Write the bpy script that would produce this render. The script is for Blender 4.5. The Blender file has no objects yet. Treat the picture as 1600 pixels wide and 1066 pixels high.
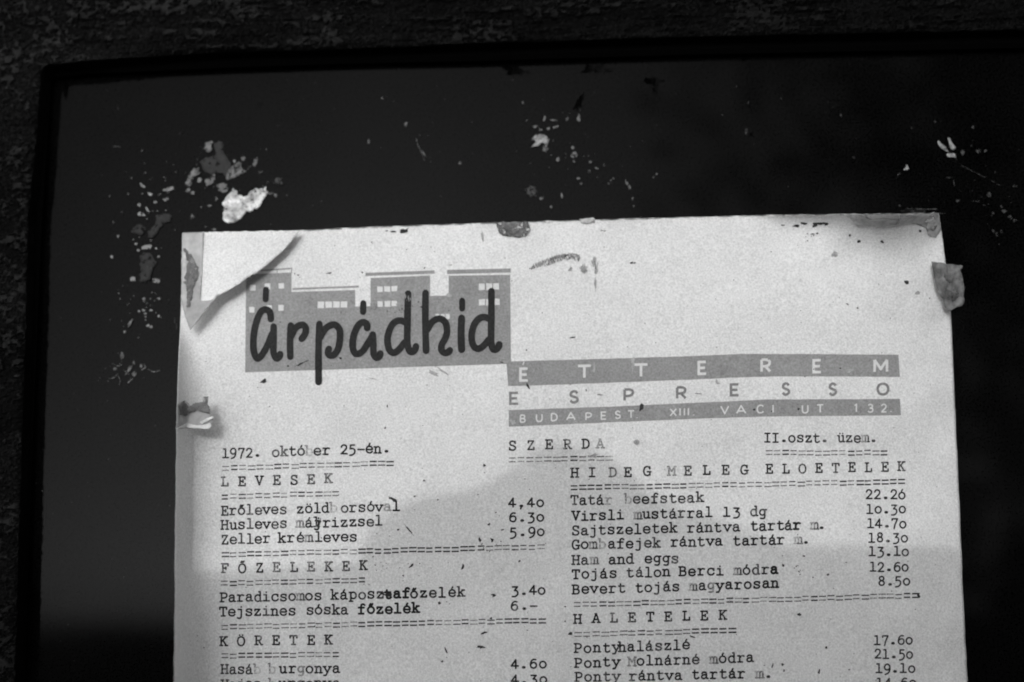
import bpy, math, random
import numpy as np
from mathutils import Vector, Matrix
R = math.radians
sc = bpy.context.scene
col = sc.collection

# ------------------------------------------------------------------ camera
FPX, DIST = 2350.0, 0.42                     # focal length in photo pixels, metres to the pane
PITCH, YAW, ROLL = R(8.87), R(-2.01), R(-1.0)
cp, sp, cy, sy, cr, sr = (math.cos(PITCH), math.sin(PITCH), math.cos(YAW), math.sin(YAW), math.cos(ROLL), math.sin(ROLL))
B_ = np.array([[1, 0, 0], [0, 0, -1], [0, 1, 0.]])
Ry_ = np.array([[cy, -sy, 0], [sy, cy, 0], [0, 0, 1]])
Rp_ = np.array([[1, 0, 0], [0, cp, sp], [0, -sp, cp]])
Rr_ = np.array([[cr, -sr, 0], [sr, cr, 0], [0, 0, 1]])
M_ = Rr_ @ Rp_ @ B_ @ Ry_
EYE = np.array([0.0, -DIST, 0.0])
cam = bpy.data.cameras.new("camera")
cam.sensor_width = 36.0
cam.lens = FPX / 1600.0 * 36.0
cam.clip_start, cam.clip_end = 0.01, 500.0
camo = bpy.data.objects.new("camera", cam)
col.objects.link(camo)
rt, dn, fw = M_[0], M_[1], M_[2]
camo.matrix_world = Matrix(((rt[0], -dn[0], -fw[0], EYE[0]), (rt[1], -dn[1], -fw[1], EYE[1]), (rt[2], -dn[2], -fw[2], EYE[2]), (0, 0, 0, 1)))
sc.camera = camo
cam.dof.use_dof = True; cam.dof.focus_distance = 0.408; cam.dof.aperture_fstop = 5.6

# ------------------------------------------------------------------ sky, sun, exposure
SUN_EL, SUN_AZ = R(10.5), R(6.0)              # low sun behind the photographer, a little to the left
S_DIR = np.array([-math.sin(SUN_AZ) * math.cos(SUN_EL), -math.cos(SUN_AZ) * math.cos(SUN_EL), math.sin(SUN_EL)])
w = bpy.data.worlds.new("World"); sc.world = w; w.use_nodes = True
nt = w.node_tree; bg = nt.nodes["Background"]
sky = nt.nodes.new("ShaderNodeTexSky"); sky.sky_type = 'NISHITA'; sky.sun_disc = False
sky.sun_elevation = SUN_EL
sky.sun_rotation = math.atan2(S_DIR[0], S_DIR[1])
sky.air_density = 1.0; sky.dust_density = 1.0; sky.altitude = 100
bw = nt.nodes.new("ShaderNodeRGBToBW")        # black-and-white film
nt.links.new(sky.outputs[0], bw.inputs[0]); nt.links.new(bw.outputs[0], bg.inputs[0])
bg.inputs[1].default_value = 0.15
sun = bpy.data.lights.new("sun", 'SUN'); sun.energy = 0.30; sun.angle = R(0.35); sun.color = (1, 1, 1)
suno = bpy.data.objects.new("sun", sun); col.objects.link(suno)
suno.rotation_euler = Vector(S_DIR).to_track_quat('Z', 'Y').to_euler()
sc.view_settings.view_transform = 'Standard'; sc.view_settings.look = 'None'
sc.view_settings.gamma = 1.0; sc.view_settings.exposure = 1.13
sc.cycles.filter_width = 1.9
sc.cycles.max_bounces = 6

# ------------------------------------------------------------------ helpers
rng = random.Random(7)
nr = np.random.RandomState(11)

def P(px, py, h=0.0):
    """photo pixel -> point on the vertical plane h metres in front of the pane"""
    d = M_.T @ np.array([(px - 800.0) / FPX, (py - 533.0) / FPX, 1.0])
    t = (-h - EYE[1]) / d[1]
    return EYE + t * d

def PV(px, py, h):
    px = np.asarray(px, float); py = np.asarray(py, float); h = np.asarray(h, float) + 0 * px
    d = np.stack([(px - 800) / FPX, (py - 533) / FPX, np.ones_like(px)], -1) @ M_
    t = (-h - EYE[1]) / d[..., 1]
    return EYE + t[..., None] * d

def lerp(a, b, t): return a + (b - a) * t
def interp(x, xs, ys): return float(np.interp(x, xs, ys))

def mesh_obj(name, verts, faces, mat, parent=None, smooth=False, attr=None):
    me = bpy.data.meshes.new(name)
    me.from_pydata([tuple(map(float, v)) for v in verts], [], [tuple(map(int, f)) for f in faces])
    me.update()
    if mat is not None: me.materials.append(mat)
    if smooth: me.polygons.foreach_set("use_smooth", [True] * len(me.polygons))
    if attr is not None:
        a = me.attributes.new("ink", 'FLOAT', 'POINT'); a.data.foreach_set("value", np.asarray(attr, np.float32))
    o = bpy.data.objects.new(name, me); col.objects.link(o)
    if parent is not None: o.parent = parent
    return o

def tag(o, label=None, cat=None, group=None, kind=None):
    for k, v in (('label', label), ('category', cat), ('group', group), ('kind', kind)):
        if v: o[k] = v
    return o

def empty(name, loc, label, cat, group=None):
    o = bpy.data.objects.new(name, None); o.empty_display_size = 0.01; col.objects.link(o)
    # children are built in world coordinates; the Empty stays at the origin of its parts' space
    o.location = tuple(map(float, loc))
    return tag(o, label, cat, group)

def part(o, root):
    """parent o (built in world space) to root, keeping its place"""
    o.parent = root
    off = Vector(root.location)
    if o.type == 'MESH' and off.length > 0:
        o.data.transform(Matrix.Translation(-off))
    return o

def hsh(ix, iy, seed):
    n = (ix.astype(np.int64) * 374761393 + iy.astype(np.int64) * 668265263 + seed * 1274126177) & 0x7fffffff
    n = ((n ^ (n >> 13)) * 1274126177) & 0x7fffffff
    return ((n ^ (n >> 16)) & 0xffff) / 65535.0

def vnoise(x, y, seed=0):
    ix, iy = np.floor(x), np.floor(y); fx, fy = x - ix, y - iy
    fx = fx * fx * (3 - 2 * fx); fy = fy * fy * (3 - 2 * fy)
    a, b = hsh(ix, iy, seed), hsh(ix + 1, iy, seed); c, d = hsh(ix, iy + 1, seed), hsh(ix + 1, iy + 1, seed)
    return (a * (1 - fx) + b * fx) * (1 - fy) + (c * (1 - fx) + d * fx) * fy

def fbm(x, y, seed=0, octv=4):
    s = 0; a = .5; t = 0
    for k in range(octv):
        s = s + a * vnoise(x, y, seed + k); t += a; x = x * 2.03 + 5.1; y = y * 2.03 + 3.7; a *= .5
    return s / t

# ------------------------------------------------------------------ materials
def mat(name, base=.5, rough=.7, spec=.5, nodes=None, ior=None):
    m = bpy.data.materials.new(name); m.use_nodes = True
    b = m.node_tree.nodes["Principled BSDF"]
    b.inputs["Base Color"].default_value = (base, base, base, 1)
    b.inputs["Roughness"].default_value = rough
    b.inputs["Specular IOR Level"].default_value = spec
    if ior: b.inputs["IOR"].default_value = ior
    if nodes: nodes(m.node_tree, b)
    return m

def pos(t):
    return t.nodes.new("ShaderNodeNewGeometry").outputs["Position"]

def noise(t, scale, detail=3, rough=.55, vec=None, stretch=None):
    n = t.nodes.new("ShaderNodeTexNoise"); n.inputs["Scale"].default_value = scale
    n.inputs["Detail"].default_value = detail; n.inputs["Roughness"].default_value = rough
    v = vec if vec is not None else pos(t)
    if stretch:
        mp = t.nodes.new("ShaderNodeMapping"); mp.inputs["Scale"].default_value = stretch
        t.links.new(v, mp.inputs[0]); v = mp.outputs[0]
    t.links.new(v, n.inputs["Vector"])
    return n.outputs[0]

def ramp(t, src, a, b, va, vb):
    n = t.nodes.new("ShaderNodeMapRange"); n.inputs[1].default_value = a; n.inputs[2].default_value = b
    n.inputs[3].default_value = va; n.inputs[4].default_value = vb
    t.links.new(src, n.inputs[0]); return n.outputs[0]

def mth(t, op, a, b=None):
    n = t.nodes.new("ShaderNodeMath"); n.operation = op
    for i, v in enumerate((a, b)):
        if v is None: continue
        if isinstance(v, (int, float)): n.inputs[i].default_value = v
        else: t.links.new(v, n.inputs[i])
    return n.outputs[0]

def bump(t, b, src, strength, dist):
    n = t.nodes.new("ShaderNodeBump"); n.inputs["Strength"].default_value = strength; n.inputs["Distance"].default_value = dist
    t.links.new(src, n.inputs["Height"]); t.links.new(n.outputs[0], b.inputs["Normal"])

PAPER = .74
def paper_value(t, base=PAPER):
    blot = mth(t, 'ADD', ramp(t, noise(t, 34, 5, .65), .35, .68, base - .065, base + .03), ramp(t, noise(t, 11, 2), .35, .65, -.03, .02))
    grain = ramp(t, noise(t, 1900, 2, .7), .25, .75, -.17, .17)
    dirt = ramp(t, noise(t, 420, 3, .6), .66, .80, 0, -.16)
    return mth(t, 'ADD', mth(t, 'ADD', blot, grain), dirt)

def n_paper(t, b):
    t.links.new(paper_value(t), b.inputs["Base Color"])
    bump(t, b, noise(t, 900, 3), .12, .0002)
m_paper = mat("paper", rough=.85, spec=.15, nodes=n_paper)

def ink_mat(name, dark, wear=.5):
    def f(t, b):
        a = t.nodes.new("ShaderNodeAttribute"); a.attribute_name = "ink"
        n1 = ramp(t, noise(t, 2600, 2, .6), .3, .7, -wear, wear)
        n2 = ramp(t, noise(t, 700, 2, .6), .3, .7, -wear * .6, wear * .6)
        k = mth(t, 'ADD', a.outputs["Fac"], mth(t, 'ADD', n1, n2))
        k = ramp(t, k, .0, 1.0, 0, 1)
        pv = paper_value(t)
        v = mth(t, 'ADD', mth(t, 'MULTIPLY', pv, mth(t, 'SUBTRACT', 1.0, k)), mth(t, 'MULTIPLY', k, dark))
        t.links.new(v, b.inputs["Base Color"])
    return mat(name, rough=.8, spec=.15, nodes=f)
m_type = ink_mat("typewriter_ink", .016, .26)

def flat_print(name, v, amp):
    def f(t, b):
        g = ramp(t, noise(t, 1700, 3, .7), .25, .75, v - amp * 1.6, v + amp * 1.6)
        g2 = ramp(t, noise(t, 120, 3, .7), .3, .7, -amp * .5, amp * .5)
        t.links.new(mth(t, 'ADD', g, g2), b.inputs["Base Color"])
    return mat(name, rough=.8, spec=.15, nodes=f)
m_grey_print = flat_print("grey_print", .285, .06)
m_dark_print = flat_print("dark_print", .026, .008)
m_mid_print = flat_print("mid_print", .22, .05)
m_light_print = flat_print("light_print", .68, .05)

def n_pane(t, b):
    f = ramp(t, noise(t, 14, 4, .6), .35, .75, .0005, .0022)
    s = ramp(t, noise(t, 1900, 2, .7), .3, .7, -.0022, .0034)
    t.links.new(mth(t, 'ADD', f, s), b.inputs["Base Color"])
    t.links.new(ramp(t, noise(t, 25, 3), .3, .7, .04, .07), b.inputs["Roughness"])
m_pane = mat("dark_glass", rough=.05, ior=1.3, spec=.052, nodes=n_pane)
m_black = mat("black_paint", .0015, .9, .0)

def n_wall(t, b):
    a = t.nodes.new("ShaderNodeAttribute"); a.attribute_name = "ink"
    g = ramp(t, noise(t, 1400, 5, .7), .3, .75, -.006, .009)
    g2 = ramp(t, noise(t, 60, 4, .7, stretch=(.35, 1, 1.4)), .35, .7, -.003, .003)
    v = mth(t, 'ADD', mth(t, 'ADD', a.outputs["Fac"], g), g2)
    v = mth(t, 'MAXIMUM', v, .0004)
    t.links.new(v, b.inputs["Base Color"])
    bump(t, b, noise(t, 1500, 5, .7), .25, .0003)
m_wall = mat("dark_render", rough=.8, spec=.06, nodes=n_wall)
m_ground = mat("asphalt", .06, .9, .2, nodes=lambda t, b: t.links.new(ramp(t, noise(t, 60, 4), .3, .7, .045, .075), b.inputs["Base Color"]))
m_plaster = mat("dark_plaster", .1, .9, .2, nodes=lambda t, b: t.links.new(ramp(t, noise(t, 20, 5), .3, .7, .09, .14), b.inputs["Base Color"]))

def mottled(name, lo, hi, scale=900, rough=.8, alpha=None, spec=.3, detail=4, broken=None):
    def f(t, b):
        n = noise(t, scale, detail, .65)
        if broken: t.links.new(ramp(t, noise(t, broken[0], 5, .75), broken[1], broken[1] + .05, 0, 1), b.inputs["Alpha"])
        t.links.new(ramp(t, n, .32, .68, lo, hi), b.inputs["Base Color"])
        if alpha: t.links.new(ramp(t, noise(t, scale * .6, 3, .6), .3, .7, alpha[0], alpha[1]), b.inputs["Alpha"])
        bump(t, b, n, .3, .0003)
    return mat(name, rough=rough, nodes=f, spec=spec)
m_remnant = {
    'white': mottled("white_paper_fibre", .18, .95, 420, broken=(900, .40), detail=6),
    'film': mottled("dried_glue_film", .020, .034, 500, broken=(700, .40)),
    'grey': mottled("grey_glue", .05, .25, 420, broken=(1100, .43)),
    'pale': mottled("pale_glue", .12, .42, 420, broken=(1100, .42)),
    'wisp': mottled("glue_trace", .02, .075, 700, broken=(1200, .46)),
}
m_tape = mottled("cloudy_tape", .38, .62, 200, rough=.3, alpha=(.3, .85), spec=.4, detail=6)
m_tape_dim = mottled("dim_tape", .02, .34, 300, rough=.3, alpha=(.6, 1.0), spec=.4, detail=6)
m_glue = mottled("tape_glue", .11, .21, 420, broken=(1300, .43))
m_dirt = mottled("black_dirt", .01, .05, 900)
m_smudge = mottled("grey_smudge", .22, .5, 700)

# ------------------------------------------------------------------ sheet surface (height in metres in front of the pane)
LY = [366, 473, 520, 560, 640, 700, 860, 930, 1066, 1400]; LX = [285, 283, 281, 279, 276.5, 275.5, 273.5, 273.5, 272, 269]
RY = [333, 412, 490, 600, 760, 950, 1066, 1400]; RX = [1467, 1478, 1486, 1490.5, 1498, 1506, 1512, 1528]
TX = [285, 465, 560, 760, 960, 1180, 1320, 1467]; TY = [366, 360.5, 355.5, 348.5, 342.7, 336.5, 335, 333]
def left_x(y): return np.interp(y, LY, LX)
def right_x(y): return np.interp(y, RY, RX)
def top_y(x): return np.interp(x, TX, TY)

def H(px, py):
    px = np.asarray(px, float); py = np.asarray(py, float)
    dl = np.maximum(px - left_x(py), 0); dr = np.maximum(right_x(py) - px, 0); dt = np.maximum(py - top_y(px), 0)
    h = 8.0 + 0 * px
    low = np.clip((py - 480) / 150, 0, 1)
    h = h + (17 + 8.0 * np.clip((py - 880) / 120, 0, 1)) * low * np.exp(-(dl / (17.0 + 12 * np.clip((py - 880) / 120, 0, 1))))
    h = h - 7.4 * np.clip(1 - dr / 190, 0, 1) ** 2 * np.clip((py - 380) / 120, .45, 1)
    h = h + 19.0 * np.exp(-((px - 1385) / 85) ** 2) * np.exp(-dt / 34)
    h = h + 4.0 * np.exp(-((px - 1260) / 60) ** 2) * np.exp(-dt / 10)
    # hollow under the torn corner and below the left tape
    d = (px - 383) * 0.55 + (py - 437) * 0.83
    h = h - 6.5 * np.exp(-np.maximum(d, 0) / 26) * np.clip(1 - (px - 300) / 190, 0, 1) ** .7 * (py < 620)
    h = h + 1.0 * np.exp(-((py - 668 - 32) / 26) ** 2) * np.exp(-dl / 30)
    h = h + .35 * np.sin(px / 130 + 1) * np.sin(py / 170) + .12 * np.sin(px / 47 + py / 61)
    h = h + 1.1 * fbm(px / 95 + 20, py / 70 + 20, 4, 2) + 1.2 * fbm(px / 34 + 20, py / 46 + 20, 6, 1) * (np.exp(-dl / 60) + np.exp(-dr / 60) + np.exp(-dt / 30))
    return np.maximum(h - .8, .25) * 1e-3

def S(px, py, e=0.0):
    return P(px, py, float(H(px, py)) + e)

# ------------------------------------------------------------------ setting: wall with its opening, ground, added shade foliage
def wall():
    hw = .010
    tl, tr, br, bl = (52, 101), (1850, 36), (1930, 2000), (-14, 2000)
    pts = []
    # left edge from bottom up, rounded corner, top edge, then right and bottom
    lx = lambda y: interp(y, [103, 240, 333, 500, 700, 1066, 2000], [63, 53, 43, 39, 32, 22, -10])
    ty = lambda x: interp(x, [63, 167, 333, 534, 734, 1067, 1600, 1850], [102, 92, 80, 75, 67, 56, 45, 39])
    for y in np.linspace(2000, 1080, 60): pts.append((lx(y), y))
    for y in np.linspace(1078, 121, 300): pts.append((lx(y), y))
    for k in range(1, 9):
        a = k / 9 * math.pi / 2
        pts.append((lx(121) + 21 * (1 - math.cos(a)) , 121 - 22 * math.sin(a)))
    for x in np.linspace(lx(121) + 22, 1640, 480): pts.append((x, ty(x)))
    for x in np.linspace(1660, 1850, 12): pts.append((x, ty(x)))
    for k in range(1, 30): pts.append((lerp(tr[0], br[0], k / 30), lerp(39, br[1], k / 30)))
    for k in range(1, 30): pts.append((lerp(br[0], -10, k / 30), 2000))
    W = np.array([P(x, y, hw) for x, y in pts]); OX, OZ = W[:, 0], W[:, 2]
    verts, attr, faces = [], [], []
    def relief(X, Z, dist):
        lft = np.clip((OX.min() + .012 - X) / .006, 0, 1)
        low = np.clip((-Z + .10) / .1, 0, 1) * 0
        streak = fbm(X * 90, Z * 800, 1, 4); blob = fbm(X * 330, Z * 420, 2, 4); pit = fbm(X * 1500, Z * 1700, 3, 3); big = fbm(X * 45, Z * 60, 6, 3)
        h = lerp(streak, fbm(X * 520, Z * 700, 2, 5), .45 + .5 * lft)
        fine = fbm(X * 900, Z * 1300, 12, 3)
        plate_ = np.clip((h + (big - .5) * .55 - .50) / .07, 0, 1) * np.clip((fine - .36) / .08, 0, 1)
        depth = hw + plate_ * .0008 - (pit - .5) * .0010 * (1 - plate_ * .85) + (streak - .5) * .0014 * (1 - lft) - np.exp(-dist / .0007) * .0010
        a_ = .0004 + (.0098 * plate_ + .05 * np.clip(pit - .62, 0, 1) + .003 * np.clip(big - .4, 0, 1)) * np.clip(1.1 - (X + .13) * 3.4, .25, 1.0) * np.clip(1 + (Z - .02) * 5, .3, 1.1)
        return depth, a_
    def inside(X, Z):
        c = np.zeros(X.shape, bool); n = len(OX)
        for i in range(n):
            x1, z1, x2, z2 = OX[i], OZ[i], OX[(i + 1) % n], OZ[(i + 1) % n]
            if z1 == z2: continue
            m = ((z1 > Z) != (z2 > Z)) & (X < (x2 - x1) * (Z - z1) / (z2 - z1) + x1); c ^= m
        return c
    def grid(x0, x1, z0, z1, st):
        xs = np.arange(x0, x1 + st, st); zs = np.arange(z0, z1 + st, st); X, Z = np.meshgrid(xs, zs)
        ins = inside(X, Z); sh_ = X.shape; Xf, Zf = X.ravel().copy(), Z.ravel().copy()
        D = np.full(Xf.shape, 1.0); near = np.zeros(Xf.shape, int)
        for i0 in range(0, len(Xf), 8000):
            d = (Xf[i0:i0 + 8000, None] - OX[None]) ** 2 + (Zf[i0:i0 + 8000, None] - OZ[None]) ** 2
            k = d.argmin(1); near[i0:i0 + 8000] = k; D[i0:i0 + 8000] = np.sqrt(d[np.arange(len(k)), k])
        insf = ins.ravel(); fc = []
        W_ = sh_[1]; used = np.zeros(len(Xf), bool)
        for j in range(sh_[0] - 1):
            for i in range(W_ - 1):
                q = (j * W_ + i, j * W_ + i + 1, (j + 1) * W_ + i + 1, (j + 1) * W_ + i)
                if not (insf[q[0]] and insf[q[1]] and insf[q[2]] and insf[q[3]]): fc.append(q); used[list(q)] = True
        sn = insf & used; Xf[sn] = OX[near[sn]]; Zf[sn] = OZ[near[sn]]
        dist = np.where(insf, 0, D); dep, at_ = relief(Xf, Zf, dist)
        remap = np.cumsum(used) - 1; b = len(verts)
        for i in np.nonzero(used)[0]: verts.append((Xf[i], -dep[i], Zf[i])); attr.append(float(max(at_[i], .001)))
        for q in fc: faces.append(tuple(b + remap[k] for k in q))
    c0, c1 = P(-50, -40, hw), P(1680, -40, hw); cz = P(60, 140, hw)[2]; cb = P(-20, 1110, hw)[2]; cxl = P(80, 600, hw)[0]
    grid(c0[0], c1[0], cz, c0[2], .00045)
    grid(c0[0], cxl, cb, cz, .00045)
    # return of the opening
    b = len(verts); n = len(OX)
    dep, at_ = relief(OX, OZ, np.zeros(n))
    for i in range(n): verts.append((OX[i], -dep[i], OZ[i])); attr.append(.002)
    for i in range(n): verts.append((OX[i], -.003, OZ[i])); attr.append(.001)
    for i in range(n): faces.append((b + i, b + (i + 1) % n, b + n + (i + 1) % n, b + n + i))
    # the plain wall further out, a touch behind the rough part
    b = len(verts); e0 = hw - .0022
    nx0, nx1, nz1, nz0 = float(c0[0]) + .002, float(OX.max()), float(c0[2]) - .002, float(OZ.min())
    def sq(x0, x1, z0, z1):
        k = len(verts); verts.extend([(x0, -e0, z0), (x1, -e0, z0), (x1, -e0, z1), (x0, -e0, z1)]); attr.extend([.012] * 4); faces.append((k, k + 1, k + 2, k + 3))
    sq(-1.2, nx0, -1.5, 1.2); sq(nx0, 1.2, nz1, 1.2); sq(nx1, 1.2, -1.5, nz1); sq(nx0, nx1, -1.5, nz0)
    o = mesh_obj("wall", verts, faces, m_wall, attr=attr); tag(o, kind='structure')
wall()

gs = 60.0
g = mesh_obj("ground", [(-gs, -gs, -1.5), (gs, -gs, -1.5), (gs, .3, -1.5), (-gs, .3, -1.5)], [(0, 1, 2, 3)], m_ground); tag(g, kind='structure')

def box(name, x0, x1, y0, y1, z0, z1, m, parent=None, bev=0.0):
    v = [(x0, y0, z0), (x1, y0, z0), (x1, y1, z0), (x0, y1, z0), (x0, y0, z1), (x1, y0, z1), (x1, y1, z1), (x0, y1, z1)]
    f = [(0, 3, 2, 1), (4, 5, 6, 7), (0, 1, 5, 4), (1, 2, 6, 5), (2, 3, 7, 6), (3, 0, 4, 7)]
    o = mesh_obj(name, v, f, m, parent)
    if bev:
        b = o.modifiers.new("bevel", 'BEVEL'); b.width = bev; b.segments = 3
    return o

def shade_bush():
    """unseen foliage added to the right behind the viewer: thins out towards the left, shades the right side and shows dimly in the glass"""
    g_ = random.Random(5)
    root = bpy.data.objects.new("shade_bush", None); root.location = (.75, -1.6, -1.5); col.objects.link(root)
    tag(root, "unseen dense foliage added to shade the sheet and dim the right of the glass", "shade_bush")
    v, f = [], []
    for i in range(34000):
        u = g_.random() ** .62
        x = .10 + 1.15 * u; y = -1.6 + g_.uniform(-.35, .35)
        if i > 21000: x = .30 + .35 * g_.random() ** .6; y = -g_.uniform(.12, 1.3)
        z = g_.uniform(-1.3, 1.25 + .15 * math.sin(x * 9))
        if z < -.05 and g_.random() < .3: continue
        a1, a2 = g_.uniform(0, 6.28), g_.uniform(-.9, .9); L, W_ = g_.uniform(.018, .036), g_.uniform(.008, .013)
        d = Vector((math.cos(a1) * math.cos(a2), math.sin(a2), math.sin(a1) * math.cos(a2))); n_ = d.cross(Vector((g_.uniform(-1, 1), g_.uniform(-1, 1), g_.uniform(-1, 1)))).normalized()
        c = Vector((x - .75, y + 1.6, z + 1.5)); k = len(v)
        v += [c - d * L * .5, c + n_ * W_, c + d * L * .5, c - n_ * W_]; f.append((k, k + 1, k + 2, k + 3))
    m_leaf = mat("leaf", .06, .6, .3)
    o = mesh_obj("foliage", v, f, m_leaf, root); o['kind'] = 'stuff'
    for i in range(9):
        x = g_.uniform(-.3, .4); top_ = Vector((x * 1.4, g_.uniform(-.3, .3), g_.uniform(1.8, 2.6))); vv, ff = [], []; n = 7
        for j in range(9):
            t = j / 8; c = Vector((x * .3, 0, 0)).lerp(top_, t) + Vector((.03 * math.sin(j * 1.3 + i), .03 * math.cos(j * 1.7 + i), 0)); rr = .018 * (1 - t * .75)
            for q in range(n): aa = q / n * 6.283; vv.append((c.x + rr * math.cos(aa), c.y + rr * math.sin(aa), c.z))
        for j in range(8):
            for q in range(n): ff.append((j * n + q, j * n + (q + 1) % n, (j + 1) * n + (q + 1) % n, (j + 1) * n + q))
        mesh_obj("stem", vv, ff, m_plaster, root, smooth=True)
shade_bush()  # unseen foliage, added to dim the right of glass and sheet

# ------------------------------------------------------------------ display case: frame rails and dark glass
case = empty("display_case", P(800, 533, 0), "black framed display case with a dark glass pane set in the rough wall", "display case")
PLX = lambda y: interp(y, [125, 355, 712, 930, 1066, 1950], [81.6, 66.7, 52, 44.6, 41, 15])
PTY = lambda x: interp(x, [83, 100, 200, 350, 534, 734, 1067, 1600, 1830], [122.5, 118.5, 114.5, 108, 101.6, 97.5, 87.5, 77, 73])
def pane():
    n = 24
    L = [P(PLX(y) - 25, y, 0) for y in np.linspace(1950, 106, n)]
    T = [P(x, PTY(x) - 25, 0) for x in np.linspace(62, 1850, n)]
    Rr = [P(1850 + (y - 73) * .045, y, 0) for y in (900, 1950)]
    v = L + T + Rr
    k = len(v); v2 = [tuple(p) for p in v] + [(p[0], .003, p[2]) for p in v]
    f = [tuple(range(k))[::-1], tuple(range(k, 2 * k))] + [(i, (i + 1) % k, k + (i + 1) % k, k + i) for i in range(k)]
    o = mesh_obj("glass_pane", v2, f, m_pane)
    # make sure the front face looks at the camera
    me = o.data
    if me.polygons[0].normal.y > 0: me.flip_normals()
    return part(o, case)
pane()
def rail(name, inner, outer):
    """inner, outer: lists of pixel points; a bevelled strip between them standing proud of the pane"""
    n = len(inner); v = []; f = []
    prof = [(0.0, .0002), (0.03, .0030), (.18, .0040), (.8, .0040), (1.0, .0040), (1.0, -.004)]
    for (a, b) in zip(inner, outer):
        for (s, h) in prof:
            v.append(P(lerp(a[0], b[0], s), lerp(a[1], b[1], s), h))
    m = len(prof)
    for i in range(n - 1):
        for j in range(m - 1):
            f.append((i * m + j, i * m + j + 1, (i + 1) * m + j + 1, (i + 1) * m + j))
    o = mesh_obj(name, v, f, m_black)
    return part(o, case)
ys = np.linspace(1950, 124, 30); rail("frame_rail", [(PLX(y) - .3, y) for y in ys], [(PLX(y) - 52, y - (40 if y < 130 else 0)) for y in ys])
xs = np.linspace(82, 1830, 30); rail("frame_rail", [(x, PTY(x)) for x in xs], [(x - (30 if x < 85 else 0), PTY(x) - 62) for x in xs])
rail("frame_rail", [(1829, 70), (1914, 1950)], [(1900, 0), (1990, 2030)])
rail("frame_rail", [(15, 1949), (1914, 1949)], [(-50, 2030), (1990, 2030)])

# ------------------------------------------------------------------ the menu sheet
menu = empty("menu_sheet", S(850, 700), "white typewritten restaurant menu sheet with grey printed heading, taped to dark glass", "menu")
def build_sheet():
    nu, nv = 240, 190
    U = np.concatenate([np.linspace(0, .08, 60, endpoint=False), np.linspace(.08, .85, 130, endpoint=False), np.linspace(.85, 1, 50)])
    Vv = np.concatenate([np.linspace(0, .08, 40, endpoint=False), np.linspace(.08, 1, 150)])
    verts = []
    jl = fbm(np.linspace(0, 60, len(Vv)), np.zeros(len(Vv)), 9, 3)
    jt = fbm(np.linspace(0, 90, len(U)), np.ones(len(U)), 8, 3)
    PX, PY = [], []
    for j, v in enumerate(Vv):
        for i, u in enumerate(U):
            y0 = lerp(366, 333, u); yb = 1330
            y = lerp(y0, yb, v)
            x = lerp(float(left_x(y)), float(right_x(y)), u)
            ty = float(top_y(x)); y = y + (ty - y0) * (1 - v) + (jt[i] - .5) * 1.6 * max(0, 1 - v * 30)
            x += (jl[j] - .5) * 1.2 * (max(0, 1 - u * 30) - max(0, 1 - (1 - u) * 30))
            PX.append(x); PY.append(y)
    V = PV(PX, PY, H(PX, PY))
    nU, nV = len(U), len(Vv)
    faces = [(j * nU + i, (j + 1) * nU + i, (j + 1) * nU + i + 1, j * nU + i + 1) for j in range(nV - 1) for i in range(nU - 1)]
    o = mesh_obj("sheet", V, faces, m_paper, smooth=True)
    s = o.modifiers.new("thickness", 'SOLIDIFY'); s.thickness = .00004; s.offset = -1
    if o.data.polygons[0].normal.y > 0: o.data.flip_normals()
    part(o, menu)
build_sheet()

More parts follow.
